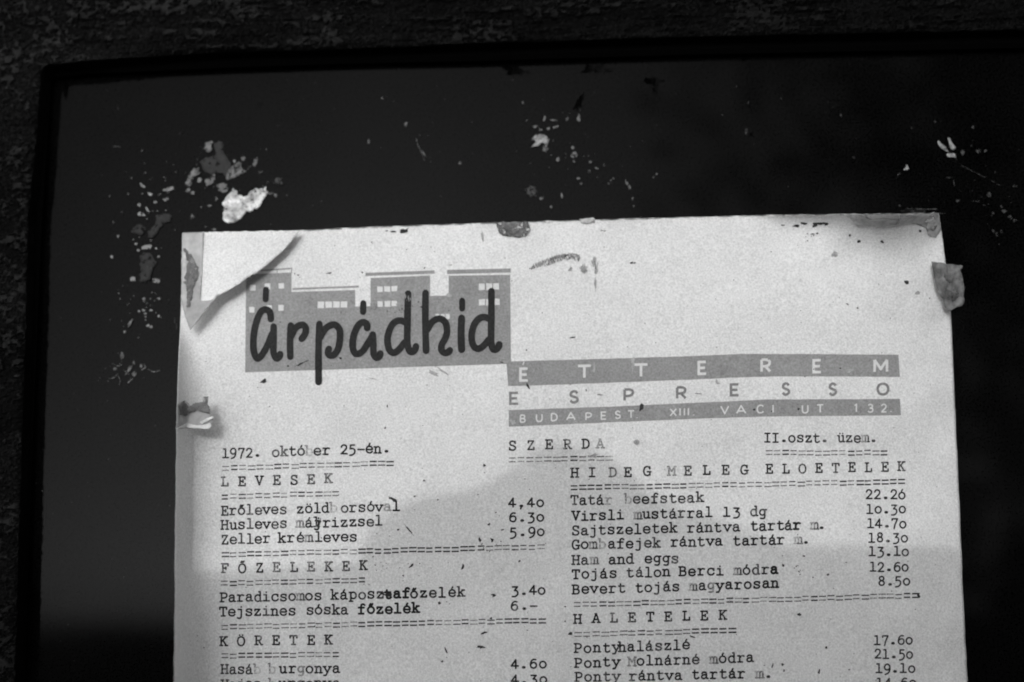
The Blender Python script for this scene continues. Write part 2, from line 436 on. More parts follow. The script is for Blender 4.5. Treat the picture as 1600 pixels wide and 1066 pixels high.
# flat print -----------------------------------------------------------
class Ink:
    """collects ribbons and patches lying on the sheet"""
    def __init__(s, surf=None, eps=.00003): s.v, s.f, s.a = [], [], []; s.k = 0; s.eps = eps; s.surf = surf or S
    def pt(s, x, y, e, a=1.0): s.v.append(s.surf(x, y, e)); s.a.append(a); return len(s.v) - 1
    def quadgrid(s, fn, nu, nv, a=1.0):
        s.k += 1; e = s.eps + (s.k % 12) * 3e-6; b = len(s.v)
        for j in range(nv + 1):
            for i in range(nu + 1):
                x, y = fn(i / nu, j / nv); s.pt(x, y, e, a)
        for j in range(nv):
            for i in range(nu):
                q = b + j * (nu + 1) + i; s.f.append((q, q + nu + 1, q + nu + 2, q + 1))
    def quad(s, p0, p1, p2, p3, a=1.0):    # tl tr br bl
        w = max(2, int(abs(p1[0] - p0[0]) / 4)); h = max(2, int(abs(p3[1] - p0[1]) / 4))
        s.quadgrid(lambda u, v: (lerp(lerp(p0[0], p1[0], u), lerp(p3[0], p2[0], u), v), lerp(lerp(p0[1], p1[1], u), lerp(p3[1], p2[1], u), v)), w, h, a)
    def stroke(s, pts, wd, a=1.0, cap='round', rough=0.0, seed=0, step=None):
        s.k += 1; e = s.eps + (s.k % 40) * 2e-6
        p = np.array(pts, float)
        if len(p) == 1: p = np.array([p[0] - [.01, 0], p[0] + [.01, 0]])
        d = np.diff(p, axis=0); L = np.hypot(d[:, 0], d[:, 1]); keep = np.concatenate([[True], L > 1e-4]); p = p[keep]
        if len(p) < 2: return
        t = np.zeros_like(p); t[1:-1] = p[2:] - p[:-2]; t[0] = p[1] - p[0]; t[-1] = p[-1] - p[-2]
        t /= np.maximum(np.hypot(t[:, 0], t[:, 1]), 1e-6)[:, None]
        n = np.stack([-t[:, 1], t[:, 0]], 1)
        hw = np.full(len(p), wd / 2.0) if np.isscalar(wd) else np.array(wd) / 2.0
        if rough: hw = hw * (1 + rough * (vnoise(np.arange(len(p)) * .7 + seed, np.zeros(len(p)) + seed, 3) - .5) * 2)
        b = len(s.v)
        for i in range(len(p)):
            s.pt(*(p[i] + n[i] * hw[i]), e, a); s.pt(*(p[i] - n[i] * hw[i]), e, a)
        for i in range(len(p) - 1):
            q = b + 2 * i; s.f.append((q, q + 1, q + 3, q + 2))
        if cap == 'round':
            for (i, sg) in ((0, -1), (len(p) - 1, 1)):
                c = [s.pt(*(p[i] + n[i] * hw[i] * math.cos(th) + sg * t[i] * hw[i] * math.sin(th)), e, a) for th in (R(36), R(72), R(108), R(144))]
                q = b + 2 * i; ring = [q] + c + [q + 1]
                s.f.append(tuple(ring if sg > 0 else ring[::-1]))
    def poly(s, pts, a=1.0, rough=0.0, seed=0):
        """filled outline (star-shaped about its centroid is best)"""
        s.k += 1; e = s.eps + (s.k % 12) * 3e-6
        p = np.array(pts, float); c = p.mean(0); b = len(s.v); n = len(p)
        s.pt(c[0], c[1], e, a)
        for r in (.5, 1.0):
            for q in p: s.pt(*(c + (q - c) * r), e, a)
        for i in range(n):
            j = (i + 1) % n
            s.f.append((b, b + 1 + i, b + 1 + j)); s.f.append((b + 1 + i, b + 1 + n + i, b + 1 + n + j, b + 1 + j))
    def build(s, name, m, root, thick=0):
        V = np.array(s.v)
        o = mesh_obj(name, V, s.f, m, attr=s.a)
        if thick:
            md = o.modifiers.new("thickness", 'SOLIDIFY'); md.thickness = thick; md.offset = 0
        return part(o, root) if root is not None else o

def catmull(pts, sub=5):
    p = np.array(pts, float)
    if len(p) < 3: return p
    q = np.vstack([2 * p[0] - p[1], p, 2 * p[-1] - p[-2]]); out = []
    for i in range(1, len(q) - 2):
        for k in range(sub):
            t = k / sub; a, b, c, d = q[i - 1], q[i], q[i + 1], q[i + 2]
            out.append(.5 * (2 * b + (c - a) * t + (2 * a - 5 * b + 4 * c - d) * t * t + (3 * b - a - 3 * c + d) * t ** 3))
    out.append(p[-1]); return np.array(out)

def closed_rough(pts, amp, seed, sub=4):
    p = np.array(pts, float); n = len(p); out = []
    for i in range(n):
        a, b = p[i], p[(i + 1) % n]; L = np.hypot(*(b - a)); k = max(1, int(L / sub))
        for j in range(k): out.append(a + (b - a) * j / k)
    out = np.array(out); m = len(out)
    k_ = np.arange(m); c_ = (vnoise(k_ * .35 + seed, np.zeros(m) + seed, 14) - .5) * amp * 2.2; out[:, 0] += c_; out[:, 1] -= c_ * (vnoise(k_ * .3, np.zeros(m) + seed, 15) - .2)
    j1 = vnoise(np.arange(m) * .9 + seed * 7.3, np.zeros(m) + seed, 4) - .5; j2 = vnoise(np.arange(m) * .9 + seed * 3.1, np.zeros(m) + 9 + seed, 5) - .5
    out[:, 0] += j1 * amp * 2; out[:, 1] += j2 * amp * 2
    return out

def blob(cx, cy, rx, ry, rot=0, seed=0, n=None, amp=.32):
    n = n or max(9, int((rx + ry) * 1.3)); n = min(n, 34); a = np.arange(n) / n * 2 * math.pi
    r = 1 + amp * 2.6 * (vnoise(np.cos(a) * 2.6 + seed * 13.1 + 50, np.sin(a) * 2.6 + seed * 5.7 + 50, seed % 97) - .5) + amp * 1.3 * (nr.rand(n) - .5)
    x, y = np.cos(a) * rx * r, np.sin(a) * ry * r; c, s_ = math.cos(R(rot)), math.sin(R(rot))
    return np.stack([cx + x * c - y * s_, cy + x * s_ + y * c], 1)

# --- building silhouette printed in grey
bt = Ink(eps=.00003)
botY = lambda x: lerp(582, 568.5, (x - 384) / (798.5 - 384))
for x0, x1, y0, y1 in [(384.5, 455.5, 429, 425.8), (455.5, 555, 456.5, 453.2), (555, 579, 479.3, 478.6), (579, 672, 434.6, 430.8), (672, 701, 462.6, 462), (701, 797.2, 431, 429.6)]:
    bt.quad((x0, y0), (x1, y1), (x1 + (1.2 if x1 > 790 else 0), botY(x1)), (x0 - (1.5 if x0 < 390 else 0), botY(x0)))
bt.build("printed_houses", m_grey_print, menu)
rb = Ink(eps=.00003)
for x0, y0, x1, y1, th in [(398, 423.4, 457, 419.6, 2.4), (457, 451.8, 560.5, 448, 3), (571, 429, 679, 425.2, 5), (698.5, 425.2, 798, 422.8, 6.4)]:
    rb.quad((x0, y0 - th / 2), (x1, y1 - th / 2), (x1, y1 + th / 2), (x0, y0 + th / 2))
for x in (433, 455.5): rb.quad((x - .8, 421.5), (x + .8, 421.5), (x + .8, 427), (x - .8, 427))
rb.build("printed_roof_line", m_grey_print, menu)
z1 = lambda x, y: (x / 5.075 + 370, y / 5.075 + 400)
z2 = lambda x, y: (x / 5.075 + 590, y / 5.075 + 400)
wins = [z1(*p) + (8.4, 8.8) for p in ((127, 253), (245, 242), (352, 238), (120, 427), (258, 415), (350, 411))]
wins += [z1(*p) + (9.8, 9.8) for p in ((666, 389), (728, 387), (790, 385), (850, 385))]
wins += [z2(*p) + (8.8, 8.6) for p in ((20, 265), (77, 262), (133, 260), (20, 382), (77, 380), (133, 378))]
wins += [z2(*p) + (9.4, 9.8) for p in ((828, 246), (884, 244), (940, 243), (828, 368), (884, 366), (943, 363))]
wins += [z2(*p) + (6.0, 8.0) for p in ((476, 482), (515, 480), (555, 480))]
wk = Ink(eps=.00012)
for (x, y, a, b) in wins:
    jj = [rng.uniform(-.5, .5) for _ in range(8)]
    wk.quad((x - a / 2 + jj[0], y - b / 2 + jj[1]), (x + a / 2 + jj[2], y - b / 2 + jj[3]), (x + a / 2 + jj[4], y + b / 2 + jj[5]), (x - a / 2 + jj[6], y + b / 2 + jj[7]))
wk.build("printed_windows", m_light_print, menu)

# --- brush lettering of the name
LT = {1: [((232, 268), (228, 345)),
          ((270, 500), (262, 447), (228, 425), (188, 448), (152, 535), (132, 650), (135, 755), (160, 812), (195, 790), (240, 715), (280, 620)),
          ((292, 560), (290, 680), (292, 770), (315, 812), (338, 798), (344, 778)),
          ((428, 552), (422, 680), (424, 800)),
          ((430, 640), (465, 572), (518, 546), (546, 572), (540, 620), (514, 658)),
          ((655, 540), (648, 720), (648, 1000)),
          ((655, 655), (705, 575), (770, 545), (812, 580), (818, 650), (805, 730), (775, 780), (740, 790), (722, 768), (730, 738)),
          ((1003, 375), (1001, 445)),
          ((1034, 572), (1030, 542), (1003, 526), (965, 548), (930, 620), (918, 700), (930, 762), (960, 778), (1000, 752), (1040, 692), (1068, 645)),
          ((1077, 625), (1082, 700), (1085, 775), (1105, 806), (1130, 798), (1138, 775))],
      2: [((228, 530), (175, 512), (125, 535), (92, 595), (78, 665), (92, 742), (127, 768), (170, 742), (215, 685)),
          ((242, 300), (238, 430), (236, 560), (235, 680), (250, 748), (275, 762), (298, 740), (304, 716)),
          ((380, 293), (378, 450), (380, 600), (384, 752)),
          ((390, 590), (435, 522), (492, 498), (538, 530), (550, 600), (535, 655), (510, 700), (506, 742), (528, 768), (560, 764), (573, 748)),
          ((670, 355), (670, 418)),
          ((666, 492), (662, 620), (666, 742)),
          ((890, 500), (840, 485), (792, 508), (758, 565), (745, 640), (760, 712), (797, 736), (840, 712), (885, 660)),
          ((903, 280), (902, 450), (900, 600), (900, 680), (915, 738), (940, 741), (960, 718), (964, 702))]}
bl = Ink(eps=.00018)
for zk, sts in LT.items():
    zf = z1 if zk == 1 else z2
    for i, st in enumerate(sts):
        pts = catmull([zf(*p) for p in st], 8)
        wd = 10.7 if len(st) != 2 else 9.8
        if len(st) == 3 and st[1][1] == 620 and zk == 2: wd = 11.3
        bl.stroke(pts, wd, rough=.035, seed=i)
o = bl.build("name_lettering", m_dark_print, menu)

# --- grey bands and their lettering
def band(name, top, bot):
    k = Ink(eps=.00003)
    x0, x1 = top[0][0], top[-1][0]
    def fn(u, v):
        xt = lerp(top[0][0], top[-1][0], u); xb = lerp(bot[0][0], bot[-1][0], u)
        yt = interp(xt, [p[0] for p in top], [p[1] for p in top]); yb = interp(xb, [p[0] for p in bot], [p[1] for p in bot])
        return lerp(xt, xb, v), lerp(yt, yb, v) + (rng.random() - .5) * .5 * (v in (0.0, 1.0))
    k.quadgrid(fn, 70, 4); return k.build(name, m_grey_print, menu)
band("printed_band", [(791, 565), (940, 561), (1100, 555.8), (1160, 553.2), (1240, 553.4), (1404, 554.4)], [(794, 603.6), (920, 599.6), (1100, 592.4), (1150, 590), (1220, 588.2), (1406, 589)])
band("printed_band", [(795, 641), (940, 636), (1100, 629), (1200, 624.4), (1406, 623.6)], [(795, 667), (940, 660.6), (1100, 654), (1200, 651), (1408, 649)])
SANS = {  # unit box 0..1, y up
 'T': [[(0, 1), (1, 1)], [(.5, 1), (.5, 0)]], 'E': [[(.95, 1), (.1, 1), (.1, 0), (.98, 0)], [(.1, .5), (.85, .5)]],
 'R': [[(.1, 0), (.1, 1)], 'c', [(.1, 1), (.6, 1), (.9, .88), (.93, .72), (.85, .55), (.55, .45), (.1, .45)], [(.5, .45), (.98, 0)]],
 'P': [[(.1, 0), (.1, 1)], 'c', [(.1, 1), (.6, 1), (.9, .88), (.95, .70), (.85, .52), (.55, .42), (.1, .42)]],
 'M': [[(.06, 0), (.06, 1)], [(.06, 1), (.5, .25), (.94, 1)], [(.94, 1), (.94, 0)]],
 'S': ['c', [(.9, .82), (.7, .98), (.4, 1), (.12, .85), (.14, .62), (.5, .5), (.86, .38), (.9, .15), (.6, 0), (.3, 0), (.05, .17)]],
 'O': ['c', [(.5, 1), (.15, .87), (0, .5), (.15, .13), (.5, 0), (.85, .13), (1, .5), (.85, .87), (.5, 1)]],
 'B': [[(.1, 0), (.1, 1)], 'c', [(.1, 1), (.6, 1), (.85, .88), (.82, .62), (.55, .53), (.1, .52)], 'c', [(.5, .53), (.85, .43), (.93, .22), (.8, .04), (.5, 0), (.1, 0)]],
 'U': ['c', [(.05, 1), (.05, .35), (.2, .05), (.5, -.02), (.8, .05), (.95, .35), (.95, 1)]],
 'D': [[(.1, 0), (.1, 1)], 'c', [(.1, 1), (.5, 1), (.85, .85), (.98, .5), (.85, .15), (.5, 0), (.1, 0)]],
 'A': [[(0, 0), (.5, 1), (1, 0)], [(.2, .3), (.8, .3)]], 'X': [[(0, 0), (1, 1)], [(0, 1), (1, 0)]], 'I': [[(.5, 0), (.5, 1)]],
 'V': [[(0, 1), (.5, 0), (1, 1)]], 'C': ['c', [(.95, .82), (.7, 1), (.35, .97), (.08, .72), (.05, .3), (.3, .02), (.7, 0), (.98, .17)]],
 '1': [[(.2, .85), (.6, 1), (.6, 0)]], '3': ['c', [(.1, .9), (.5, 1.02), (.85, .85), (.75, .58), (.45, .52), (.85, .45), (.95, .2), (.7, 0), (.3, 0), (.05, .12)]],
 '2': ['c', [(.08, .8), (.3, 1), (.7, 1), (.9, .75), (.7, .45), (.05, 0)], [(.05, 0), (.98, 0)]], '.': [[(.5, 0), (.5, .1)]], "'": [[(.4, 1.15), (.62, 1.42)]]}
def sans(k, ch, cx, cy, wd, ht, sw, cap='flat', a=1.0, tilt=-.02):
    sm = False
    for st in SANS[ch]:
        if st == 'c': sm = True; continue
        pts = [(cx + (x - .5) * wd, cy - (y - .5) * ht + (x - .5) * wd * tilt) for x, y in st]
        if sm: pts = catmull(pts, 5)
        elif len(pts) > 2 and cap == 'flat':
            for q in range(len(pts) - 1):
                a0, b0 = np.array(pts[q]), np.array(pts[q + 1]); d = (b0 - a0) / max(np.hypot(*(b0 - a0)), 1e-6) * sw * .5
                k.stroke([a0 - (d if q else 0 * d), b0 + (d if q < len(pts) - 2 else 0 * d)], sw, a, cap)
            sm = False; continue
        k.stroke(pts, sw, a, cap if not sm else 'flat'); sm = False
k1 = Ink(eps=.00008)
for ch, x, y, wd in [('E', 818.4, 585.5, 13), ('T', 913, 581, 20), ('T', 1001.6, 579, 20), ('E', 1097, 575, 13), ('R', 1196, 571.4, 15), ('E', 1276.5, 572.3, 13), ('M', 1376.3, 571.8, 22)]:
    sans(k1, ch, x, y, wd, 18.5, 4.1)
sans(k1, "'", 817.8, 583.5, 10, 20, 1.6)
k1.build("band_lettering", m_light_print, menu)
k2 = Ink(eps=.00004)
for ch, x, y, wd in [('E', 803, 622.6, 14), ('S', 897, 620.3, 13), ('P', 982, 617.3, 15), ('R', 1064, 614, 15), ('E', 1147.6, 609.3, 13.5), ('S', 1228, 608, 11), ('S', 1301.3, 608.3, 11), ('O', 1379.6, 608, 16.5)]:
    sans(k2, ch, x, y, wd, 17, 4.0)
k2.build("heading_lettering", m_mid_print, menu)
k3 = Ink(eps=.00008)
for ch, x, y, wd in [('B', 816.6, 654.3, 8.5), ('U', 842.6, 653, 9.5), ('D', 865.6, 652, 10), ('A', 892, 650.6, 13), ('P', 919.4, 651, 9.5), ('E', 943, 649.5, 8.5), ('S', 965.4, 648.2, 8), ('T', 986, 647.4, 9.5), ('.', 995.6, 647.6, 8),
                     ('X', 1052, 644.4, 9.5), ('I', 1062.6, 643.8, 8), ('I', 1069.4, 643.6, 8), ('I', 1075.6, 643.4, 8), ('.', 1084, 643.4, 8), ('V', 1132.4, 640.6, 12), ('A', 1158, 640, 14), ('C', 1188, 639.2, 10.5), ('I', 1208, 638.8, 8),
                     ('U', 1258, 639.2, 9.5), ('T', 1281.6, 638.5, 9.5), ('1', 1337.4, 637.8, 7), ('3', 1360, 638, 8.5), ('2', 1381, 638, 8.5), ('.', 1392, 638, 8)]:
    sans(k3, ch, x, y, wd, 11 if ch in 'BUDAPESTXI' and x < 1100 else 11.6, 2.2, a=1)
k3.build("band_lettering", m_light_print, menu)

# --- typewriter lettering: slab-serif strokes, 10 units per cell, y up
TW = {
 'a': "c2,6 3.2,7.4 5,7.6 6.6,7 7,5.2 7,2|s7,2.5 7,.5 8.8,.3|c7,4.4 4.8,4.5 2.6,3.9 1.6,2.1 2.6,.4 4.5,.1 6.2,1.1 7,2.3",
 'b': "s.9,11.2 2.5,11.2 2.5,.3|c2.5,5.6 3.6,7.1 5.5,7.5 7.6,6.6 8.6,3.9 7.7,1 5.6,0 3.6,.6 2.5,2",
 'c': "c8.2,5.6 7,7.2 4.9,7.6 2.6,6.6 1.5,3.9 2.4,1.1 4.8,0 7.1,.5 8.5,2|s8.2,7.3 8.2,5.3",
 'd': "s5.9,11.2 7.5,11.2 7.5,.3 9.2,.3|c7.5,5.5 6.4,7.1 4.6,7.5 2.4,6.5 1.4,3.9 2.3,1.1 4.4,0 6.4,.6 7.5,2",
 'e': "c1.5,3.9 8.3,3.9 8,5.9 6.7,7.3 4.8,7.6 2.6,6.7 1.5,3.9 2.4,1.1 4.9,0 7.1,.4 8.4,1.6",
 'f': "c8.4,10.3 6.9,11.3 5.1,10.9 4.4,9.3 4.3,7.4|s4.3,8 4.3,.3|s1.6,7.3 7.6,7.3|s1.8,.2 7.2,.2",
 'g': "c7.3,5 6.4,7 4.5,7.5 2.5,6.6 1.5,4.2 2.4,1.9 4.4,1 6.4,1.8 7.3,3.6|s9,7.3 7.3,7.3 7.3,-.6|c7.3,-.6 6.7,-2.4 4.8,-3 2.4,-2.7",
 'h': "s.9,11.2 2.5,11.2 2.5,.2|c2.5,5.2 4,7.1 5.8,7.5 7.2,6.6 7.5,4.6|s7.5,4.8 7.5,.2|s.8,.2 4,.2|s6,.2 9.1,.2",
 'i': "s2.4,7.3 5,7.3 5,.2|s1.6,.2 8.5,.2|s4.9,10.4 4.9,10.1",
 'j': "s2.6,7.3 6.2,7.3 6.2,-.8|c6.2,-.8 5.4,-2.6 3.4,-3 1.8,-2.5|s6.1,10.4 6.1,10.1",
 'k': "s.8,11.2 2.5,11.2 2.5,.2|s2.5,3 7.2,7.3|s5.8,7.3 8.6,7.3|s4.3,4.7 7.8,.2|s.8,.2 4,.2|s6.2,.2 9.2,.2",
 'l': "s2.4,11.2 5,11.2 5,.2|s1.6,.2 8.5,.2",
 'm': "s.2,7.3 1.4,7.3 1.4,.2|c1.4,5.8 2.5,7.2 3.9,7.4 4.8,6.4 5,4.6|s5,4.8 5,.2|c5,5.8 6,7.2 7.4,7.4 8.4,6.4 8.6,4.6|s8.6,4.8 8.6,.2|s.3,.2 2.4,.2|s4.3,.2 5.9,.2|s7.7,.2 9.8,.2",
 'n': "s.9,7.3 2.5,7.3 2.5,.2|c2.5,5.4 4,7.2 5.8,7.5 7.2,6.6 7.5,4.6|s7.5,4.8 7.5,.2|s.8,.2 4,.2|s6,.2 9.1,.2",
 'o': "c5,7.6 2.6,6.6 1.4,3.8 2.6,1 5,0 7.4,1 8.6,3.8 7.4,6.6 5,7.6",
 'p': "s.8,7.3 2.5,7.3 2.5,-3|s.8,-3 4.6,-3|c2.5,5.5 3.6,7.1 5.5,7.5 7.6,6.5 8.6,3.9 7.7,1.2 5.6,.1 3.6,.7 2.5,2.1",
 'r': "s1.2,7.3 3.4,7.3 3.4,.2|c3.4,4.6 4.6,6.6 6.3,7.5 8.3,7|s1.3,.2 6.6,.2",
 's': "c7.8,6.2 6.6,7.4 4.6,7.6 2.5,6.9 2.2,5.2 4.5,4.1 7.2,3.3 8,1.8 6.8,.4 4.8,0 2.8,.5 1.9,1.7|s7.9,7.3 7.9,5.6|s1.9,.3 1.9,2",
 't': "c3.6,9.8 3.6,3 3.9,.8 5.2,.1 7,.3 8.4,1.4|s1.6,7.3 7.6,7.3",
 'u': "s.9,7.3 2.4,7.3 2.4,3|c2.4,3 2.8,.9 4.3,.1 6.2,.7 7.4,2.2|s5.9,7.3 7.4,7.3 7.4,.3 9.1,.3",
 'v': "s1.5,7.3 5,.3 8.5,7.3|s.4,7.3 3.3,7.3|s6.7,7.3 9.6,7.3",
 'y': "s1.5,7.3 5.1,.6|s8.5,7.3 5.1,.6 3.6,-2.8 1.2,-2.9|s.4,7.3 3.3,7.3|s6.7,7.3 9.6,7.3",
 'z': "s2,5.6 2,7.2 7.6,7.2 1.8,.3 8.2,.3 8.2,2",
 'A': "s4,10.3 5.3,10.3 8.5,.2|s5,10.3 1.5,.2|s2.7,3.6 7.3,3.6|s.2,.2 3.3,.2|s6.7,.2 9.8,.2",
 'B': "s2.2,10.3 2.2,.2|c.8,10.3 5.2,10.3 7.4,9.6 7.7,7.8 6.8,6 5,5.5 2.2,5.5|c5,5.5 7.8,4.8 8.5,2.8 7.5,.8 5.2,.2 .8,.2",
 'D': "s2.2,10.3 2.2,.2|c.8,10.3 4.8,10.3 7.6,8.8 8.6,5.2 7.6,1.8 4.8,.2 .8,.2",
 'E': "s1,10.3 8.2,10.3 8.2,8|s2.5,10.3 2.5,.2|s1,.2 8.5,.2 8.5,2.7|s2.5,5.4 6,5.4|s6,6.8 6,4.1",
 'F': "s1,10.3 8.4,10.3 8.4,8|s2.5,10.3 2.5,.2|s1,.2 5,.2|s2.5,5.3 6,5.3|s6,6.7 6,4",
 'G': "c8,8 7,9.9 4.9,10.5 2.4,9.3 1.2,5.4 2.2,1.4 4.8,0 7,.6 8.2,1.8|s8.1,10.2 8.1,7.8|s8.2,.6 8.2,4.4|s5.4,4.4 9.4,4.4",
 'H': "s2,10.3 2,.2|s8,10.3 8,.2|s2,5.4 8,5.4|s.6,10.3 3.5,10.3|s6.5,10.3 9.4,10.3|s.6,.2 3.5,.2|s6.5,.2 9.4,.2",
 'I': "s5,10.3 5,.2|s2,10.3 8,10.3|s2,.2 8,.2",
 'K': "s2.2,10.3 2.2,.2|s.8,10.3 3.9,10.3|s.8,.2 3.9,.2|s2.2,4.2 7.8,10.3|s6.3,10.3 9.2,10.3|s4.2,6.3 8.1,.2|s6.8,.2 9.5,.2",
 'L': "s3,10.3 3,.2|s1.2,10.3 5,10.3|s1.2,.2 8.6,.2 8.6,3.4",
 'M': "s1.7,10.3 1.7,.2|s8.3,10.3 8.3,.2|s1.7,10 5,4.8 8.3,10|s.3,10.3 1.9,10.3|s8.1,10.3 9.7,10.3|s.3,.2 3.2,.2|s6.8,.2 9.7,.2",
 'O': "c5,10.5 2.2,9 1.1,5.2 2.2,1.4 5,0 7.8,1.4 8.9,5.2 7.8,9 5,10.5",
 'P': "s2.3,10.3 2.3,.2|s.8,.2 4.8,.2|c.8,10.3 5.4,10.3 7.8,9.4 8.4,7.4 7.5,5.4 5.4,4.6 2.3,4.6",
 'R': "s2.3,10.3 2.3,.2|s.8,.2 4.2,.2|c.8,10.3 5.2,10.3 7.5,9.5 8,7.7 7.1,5.9 5,5.2 2.3,5.2|s5,5.2 8,.2 9.6,.2",
 'S': "c7.9,8.2 6.8,9.9 4.8,10.5 2.6,9.7 2,7.8 3.2,6 6,5 8,3.7 8.2,1.9 6.8,.3 4.8,0 2.7,.5 1.7,2|s8,10.2 8,8|s1.7,.3 1.7,2.6",
 'T': "s5,10.3 5,.2|s1.1,8 1.1,10.3 8.9,10.3 8.9,8|s2.9,.2 7.1,.2",
 'V': "s1.6,10.3 5,.3 8.4,10.3|s.3,10.3 3.4,10.3|s6.6,10.3 9.7,10.3",
 'Z': "s2,8.2 2,10.2 7.8,10.2 1.7,.3 8.3,.3 8.3,2.6",
 '1': "s2.4,10.2 5,10.4 5,.2|s1.6,.2 8.5,.2",
 '2': "c1.8,8 2.8,9.9 5,10.5 7.2,9.6 7.8,7.6 6.6,5 1.8,.3|s1.6,.3 8.5,.3",
 '3': "s2.2,9.6 7.8,9.6 4.4,5.4|c4.4,5.4 7,5 8.2,2.9 7.6,.2 5.2,-1.6 2,-1.8",
 '4': "s6.2,.2 6.2,10.2 1.2,3 9,3",
 '5': "s7.6,10 3,10 2.6,5.6|c2.6,5.6 5,6 7.4,5 8.1,2.6 7.2,.2 5,-1.4 2.2,-1.9",
 '6': "c7.6,9.9 5,10.1 2.7,8.2 1.6,4.6 2.2,1.4 4.8,0 7.4,.8 8.4,3.3 7.4,5.8 5,6.5 2.8,5.4 1.7,3.8",
 '7': "s1.8,8.4 1.8,10 8.3,10 5.2,3 4.2,-1.4",
 '8': "c5,10.4 2.9,9.6 2.4,7.8 3.6,6 5,5.5 7.2,4.4 8,2.6 7.2,.8 5,0 2.8,.8 2,2.6 2.8,4.4 5,5.5 6.6,6.2 7.5,7.8 7,9.6 5,10.4",
 '9': "c8,5.8 6.8,4.2 5,3.6 2.8,4.4 1.8,6.9 2.9,9.4 5.2,10.4 7.4,9.4 8.3,6.4 7.8,2.6 6,-.2 2.8,-1.6",
 '0': "c5,7.6 2.6,6.6 1.4,3.8 2.6,1 5,0 7.4,1 8.6,3.8 7.4,6.6 5,7.6",
 '.': "D5,1.2", ',': "D5,1.2|s5.2,1 4.2,-2.2", '-': "s1.6,4.2 8.6,4.2", '*': "D5,9",
}
ACC = {'á': ('a', "s4.6,9 5.6,11"), 'é': ('e', "s4.6,9 5.6,11"), 'ó': ('o', "s4.6,9 5.6,11"), 'ö': ('o', "s3.3,9.9 3.3,9.7|s6.8,9.9 6.8,9.7"),
       'ő': ('o', "s3.4,9 4.6,11|s5.6,9 6.9,11"), 'ü': ('u', "s3.3,9.9 3.3,9.7|s6.8,9.9 6.8,9.7"), 'Ö': ('O', "s3.3,12.4 3.3,12.2|s6.8,12.4 6.8,12.2"), 'Ő': ('O', "s3.6,12.2 4.8,13.6|s5.8,12.2 7,13.6")}
def glyph(k, ch, x0, yb, ux, uy, dens, lw=1.6, shear=0.0):
    if ch in ACC: spec = TW[ACC[ch][0]] + "|" + ACC[ch][1]
    else: spec = TW.get(ch)
    if not spec: return
    wpx = lw * ux
    d_all = dens
    for si, st in enumerate(spec.split("|")):
        kind, body = st[0], st[1:]
        if ch == 'm' and d_all < .7: dens = (.05, .2, .36, .36, .5, .22, .46, .5)[si] + rng.uniform(-.05, .08)
        if ch == 'b' and d_all < .7: dens = (.36, -.05)[si] + rng.uniform(-.05, .08)
        pts = [tuple(map(float, q.split(","))) for q in body.split()]
        if kind == 'D':
            x, y = pts[0]; cx, cyy = x0 + x * ux, yb - y * uy
            k.stroke([(cx - .9, cyy), (cx + .9, cyy)], 4.4, min(1.2, dens + .3)); continue
        cut = None
        if ch == 'm' and dens < .6: pts = pts
        q = [(x0 + (x + shear * y) * ux, yb - y * uy) for x, y in pts]
        if kind == 'c': q = catmull(q, 4)
        else:
            qq = [np.array(q[0])]
            for a, b in zip(q[:-1], q[1:]):
                a, b = np.array(a), np.array(b); m = max(1, int(np.hypot(*(b - a)) / 4))
                for j in range(1, m + 1): qq.append(a + (b - a) * j / m)
            # keep sharp corners: split at every original point
            if len(q) > 2:
                for a, b in zip(q[:-1], q[1:]): k.stroke([a, ((a[0] + b[0]) / 2, (a[1] + b[1]) / 2), b], wpx, dens + .34 + rng.uniform(-.06, .06))
                continue
            q = qq
        k.stroke(q, wpx, dens + .34 + rng.uniform(-.06, .06))
WEAK = {'m': .55, 'b': .5, 'g': .62, 'c': .75, 'e': .76}
def typed(words, yb):
    """words: [(text, x_left, x_right, density)], yb: function of x giving the baseline"""
    k = Ink(eps=.00004)
    for wd in words:
        txt, xa, xb = wd[:3]; dn_ = wd[3] if len(wd) > 3 else .78
        n = len(txt); pitch = (xb - xa) / max(n - .18, .5); x = xa - .09 * pitch
        ux = min(pitch, 13.6) / 10
        for ch in txt:
            if ch != ' ':
                d = dn_
                if ch == '~': x += pitch; continue
                if ch in WEAK: d = min(d, WEAK[ch] + rng.uniform(-.05, .2)) if dn_ < .95 else d
                d += rng.uniform(-.13, .12)
                glyph(k, ch, x + (pitch - ux * 10) / 2 + rng.uniform(-.35, .35), yb(x) + rng.uniform(-.6, .6), ux, 1.33, d, lw=2.0 + max(0, dn_ - .8) * 1.6)
            x += pitch
    k.build("typed_line", m_type, menu)
def lin(xa, ya, xb, yb): return lambda x: ya + (yb - ya) * (x - xa) / (xb - xa)
def rule(xa, xb, ya, yb, n, dark=()):
    k = Ink(eps=.00004); p = (xb - xa) / (n - .2)
    for i in range(n):
        x = xa + i * p + rng.uniform(-.5, .5); y = lerp(ya, yb, i / max(1, n - 1)) + rng.uniform(-.8, .8)
        fr = i / n; d = .66 + rng.uniform(-.24, .18)
        for (a, b, dd) in dark:
            if a <= fr <= b: d = dd + rng.uniform(-.15, .1)
        w_ = p * rng.uniform(.72, .9); sl = -.02
        for s_ in (-2.9, 2.9):
            dd = d + .30 + rng.uniform(-.16, .1)
            k.stroke([(x, y + s_), (x + w_ / 2, y + s_ + sl * w_ / 2), (x + w_, y + s_ + sl * w_)], 1.75 if d < .75 else 2.3, dd, 'flat')
    k.build("typed_rule", m_type, menu)

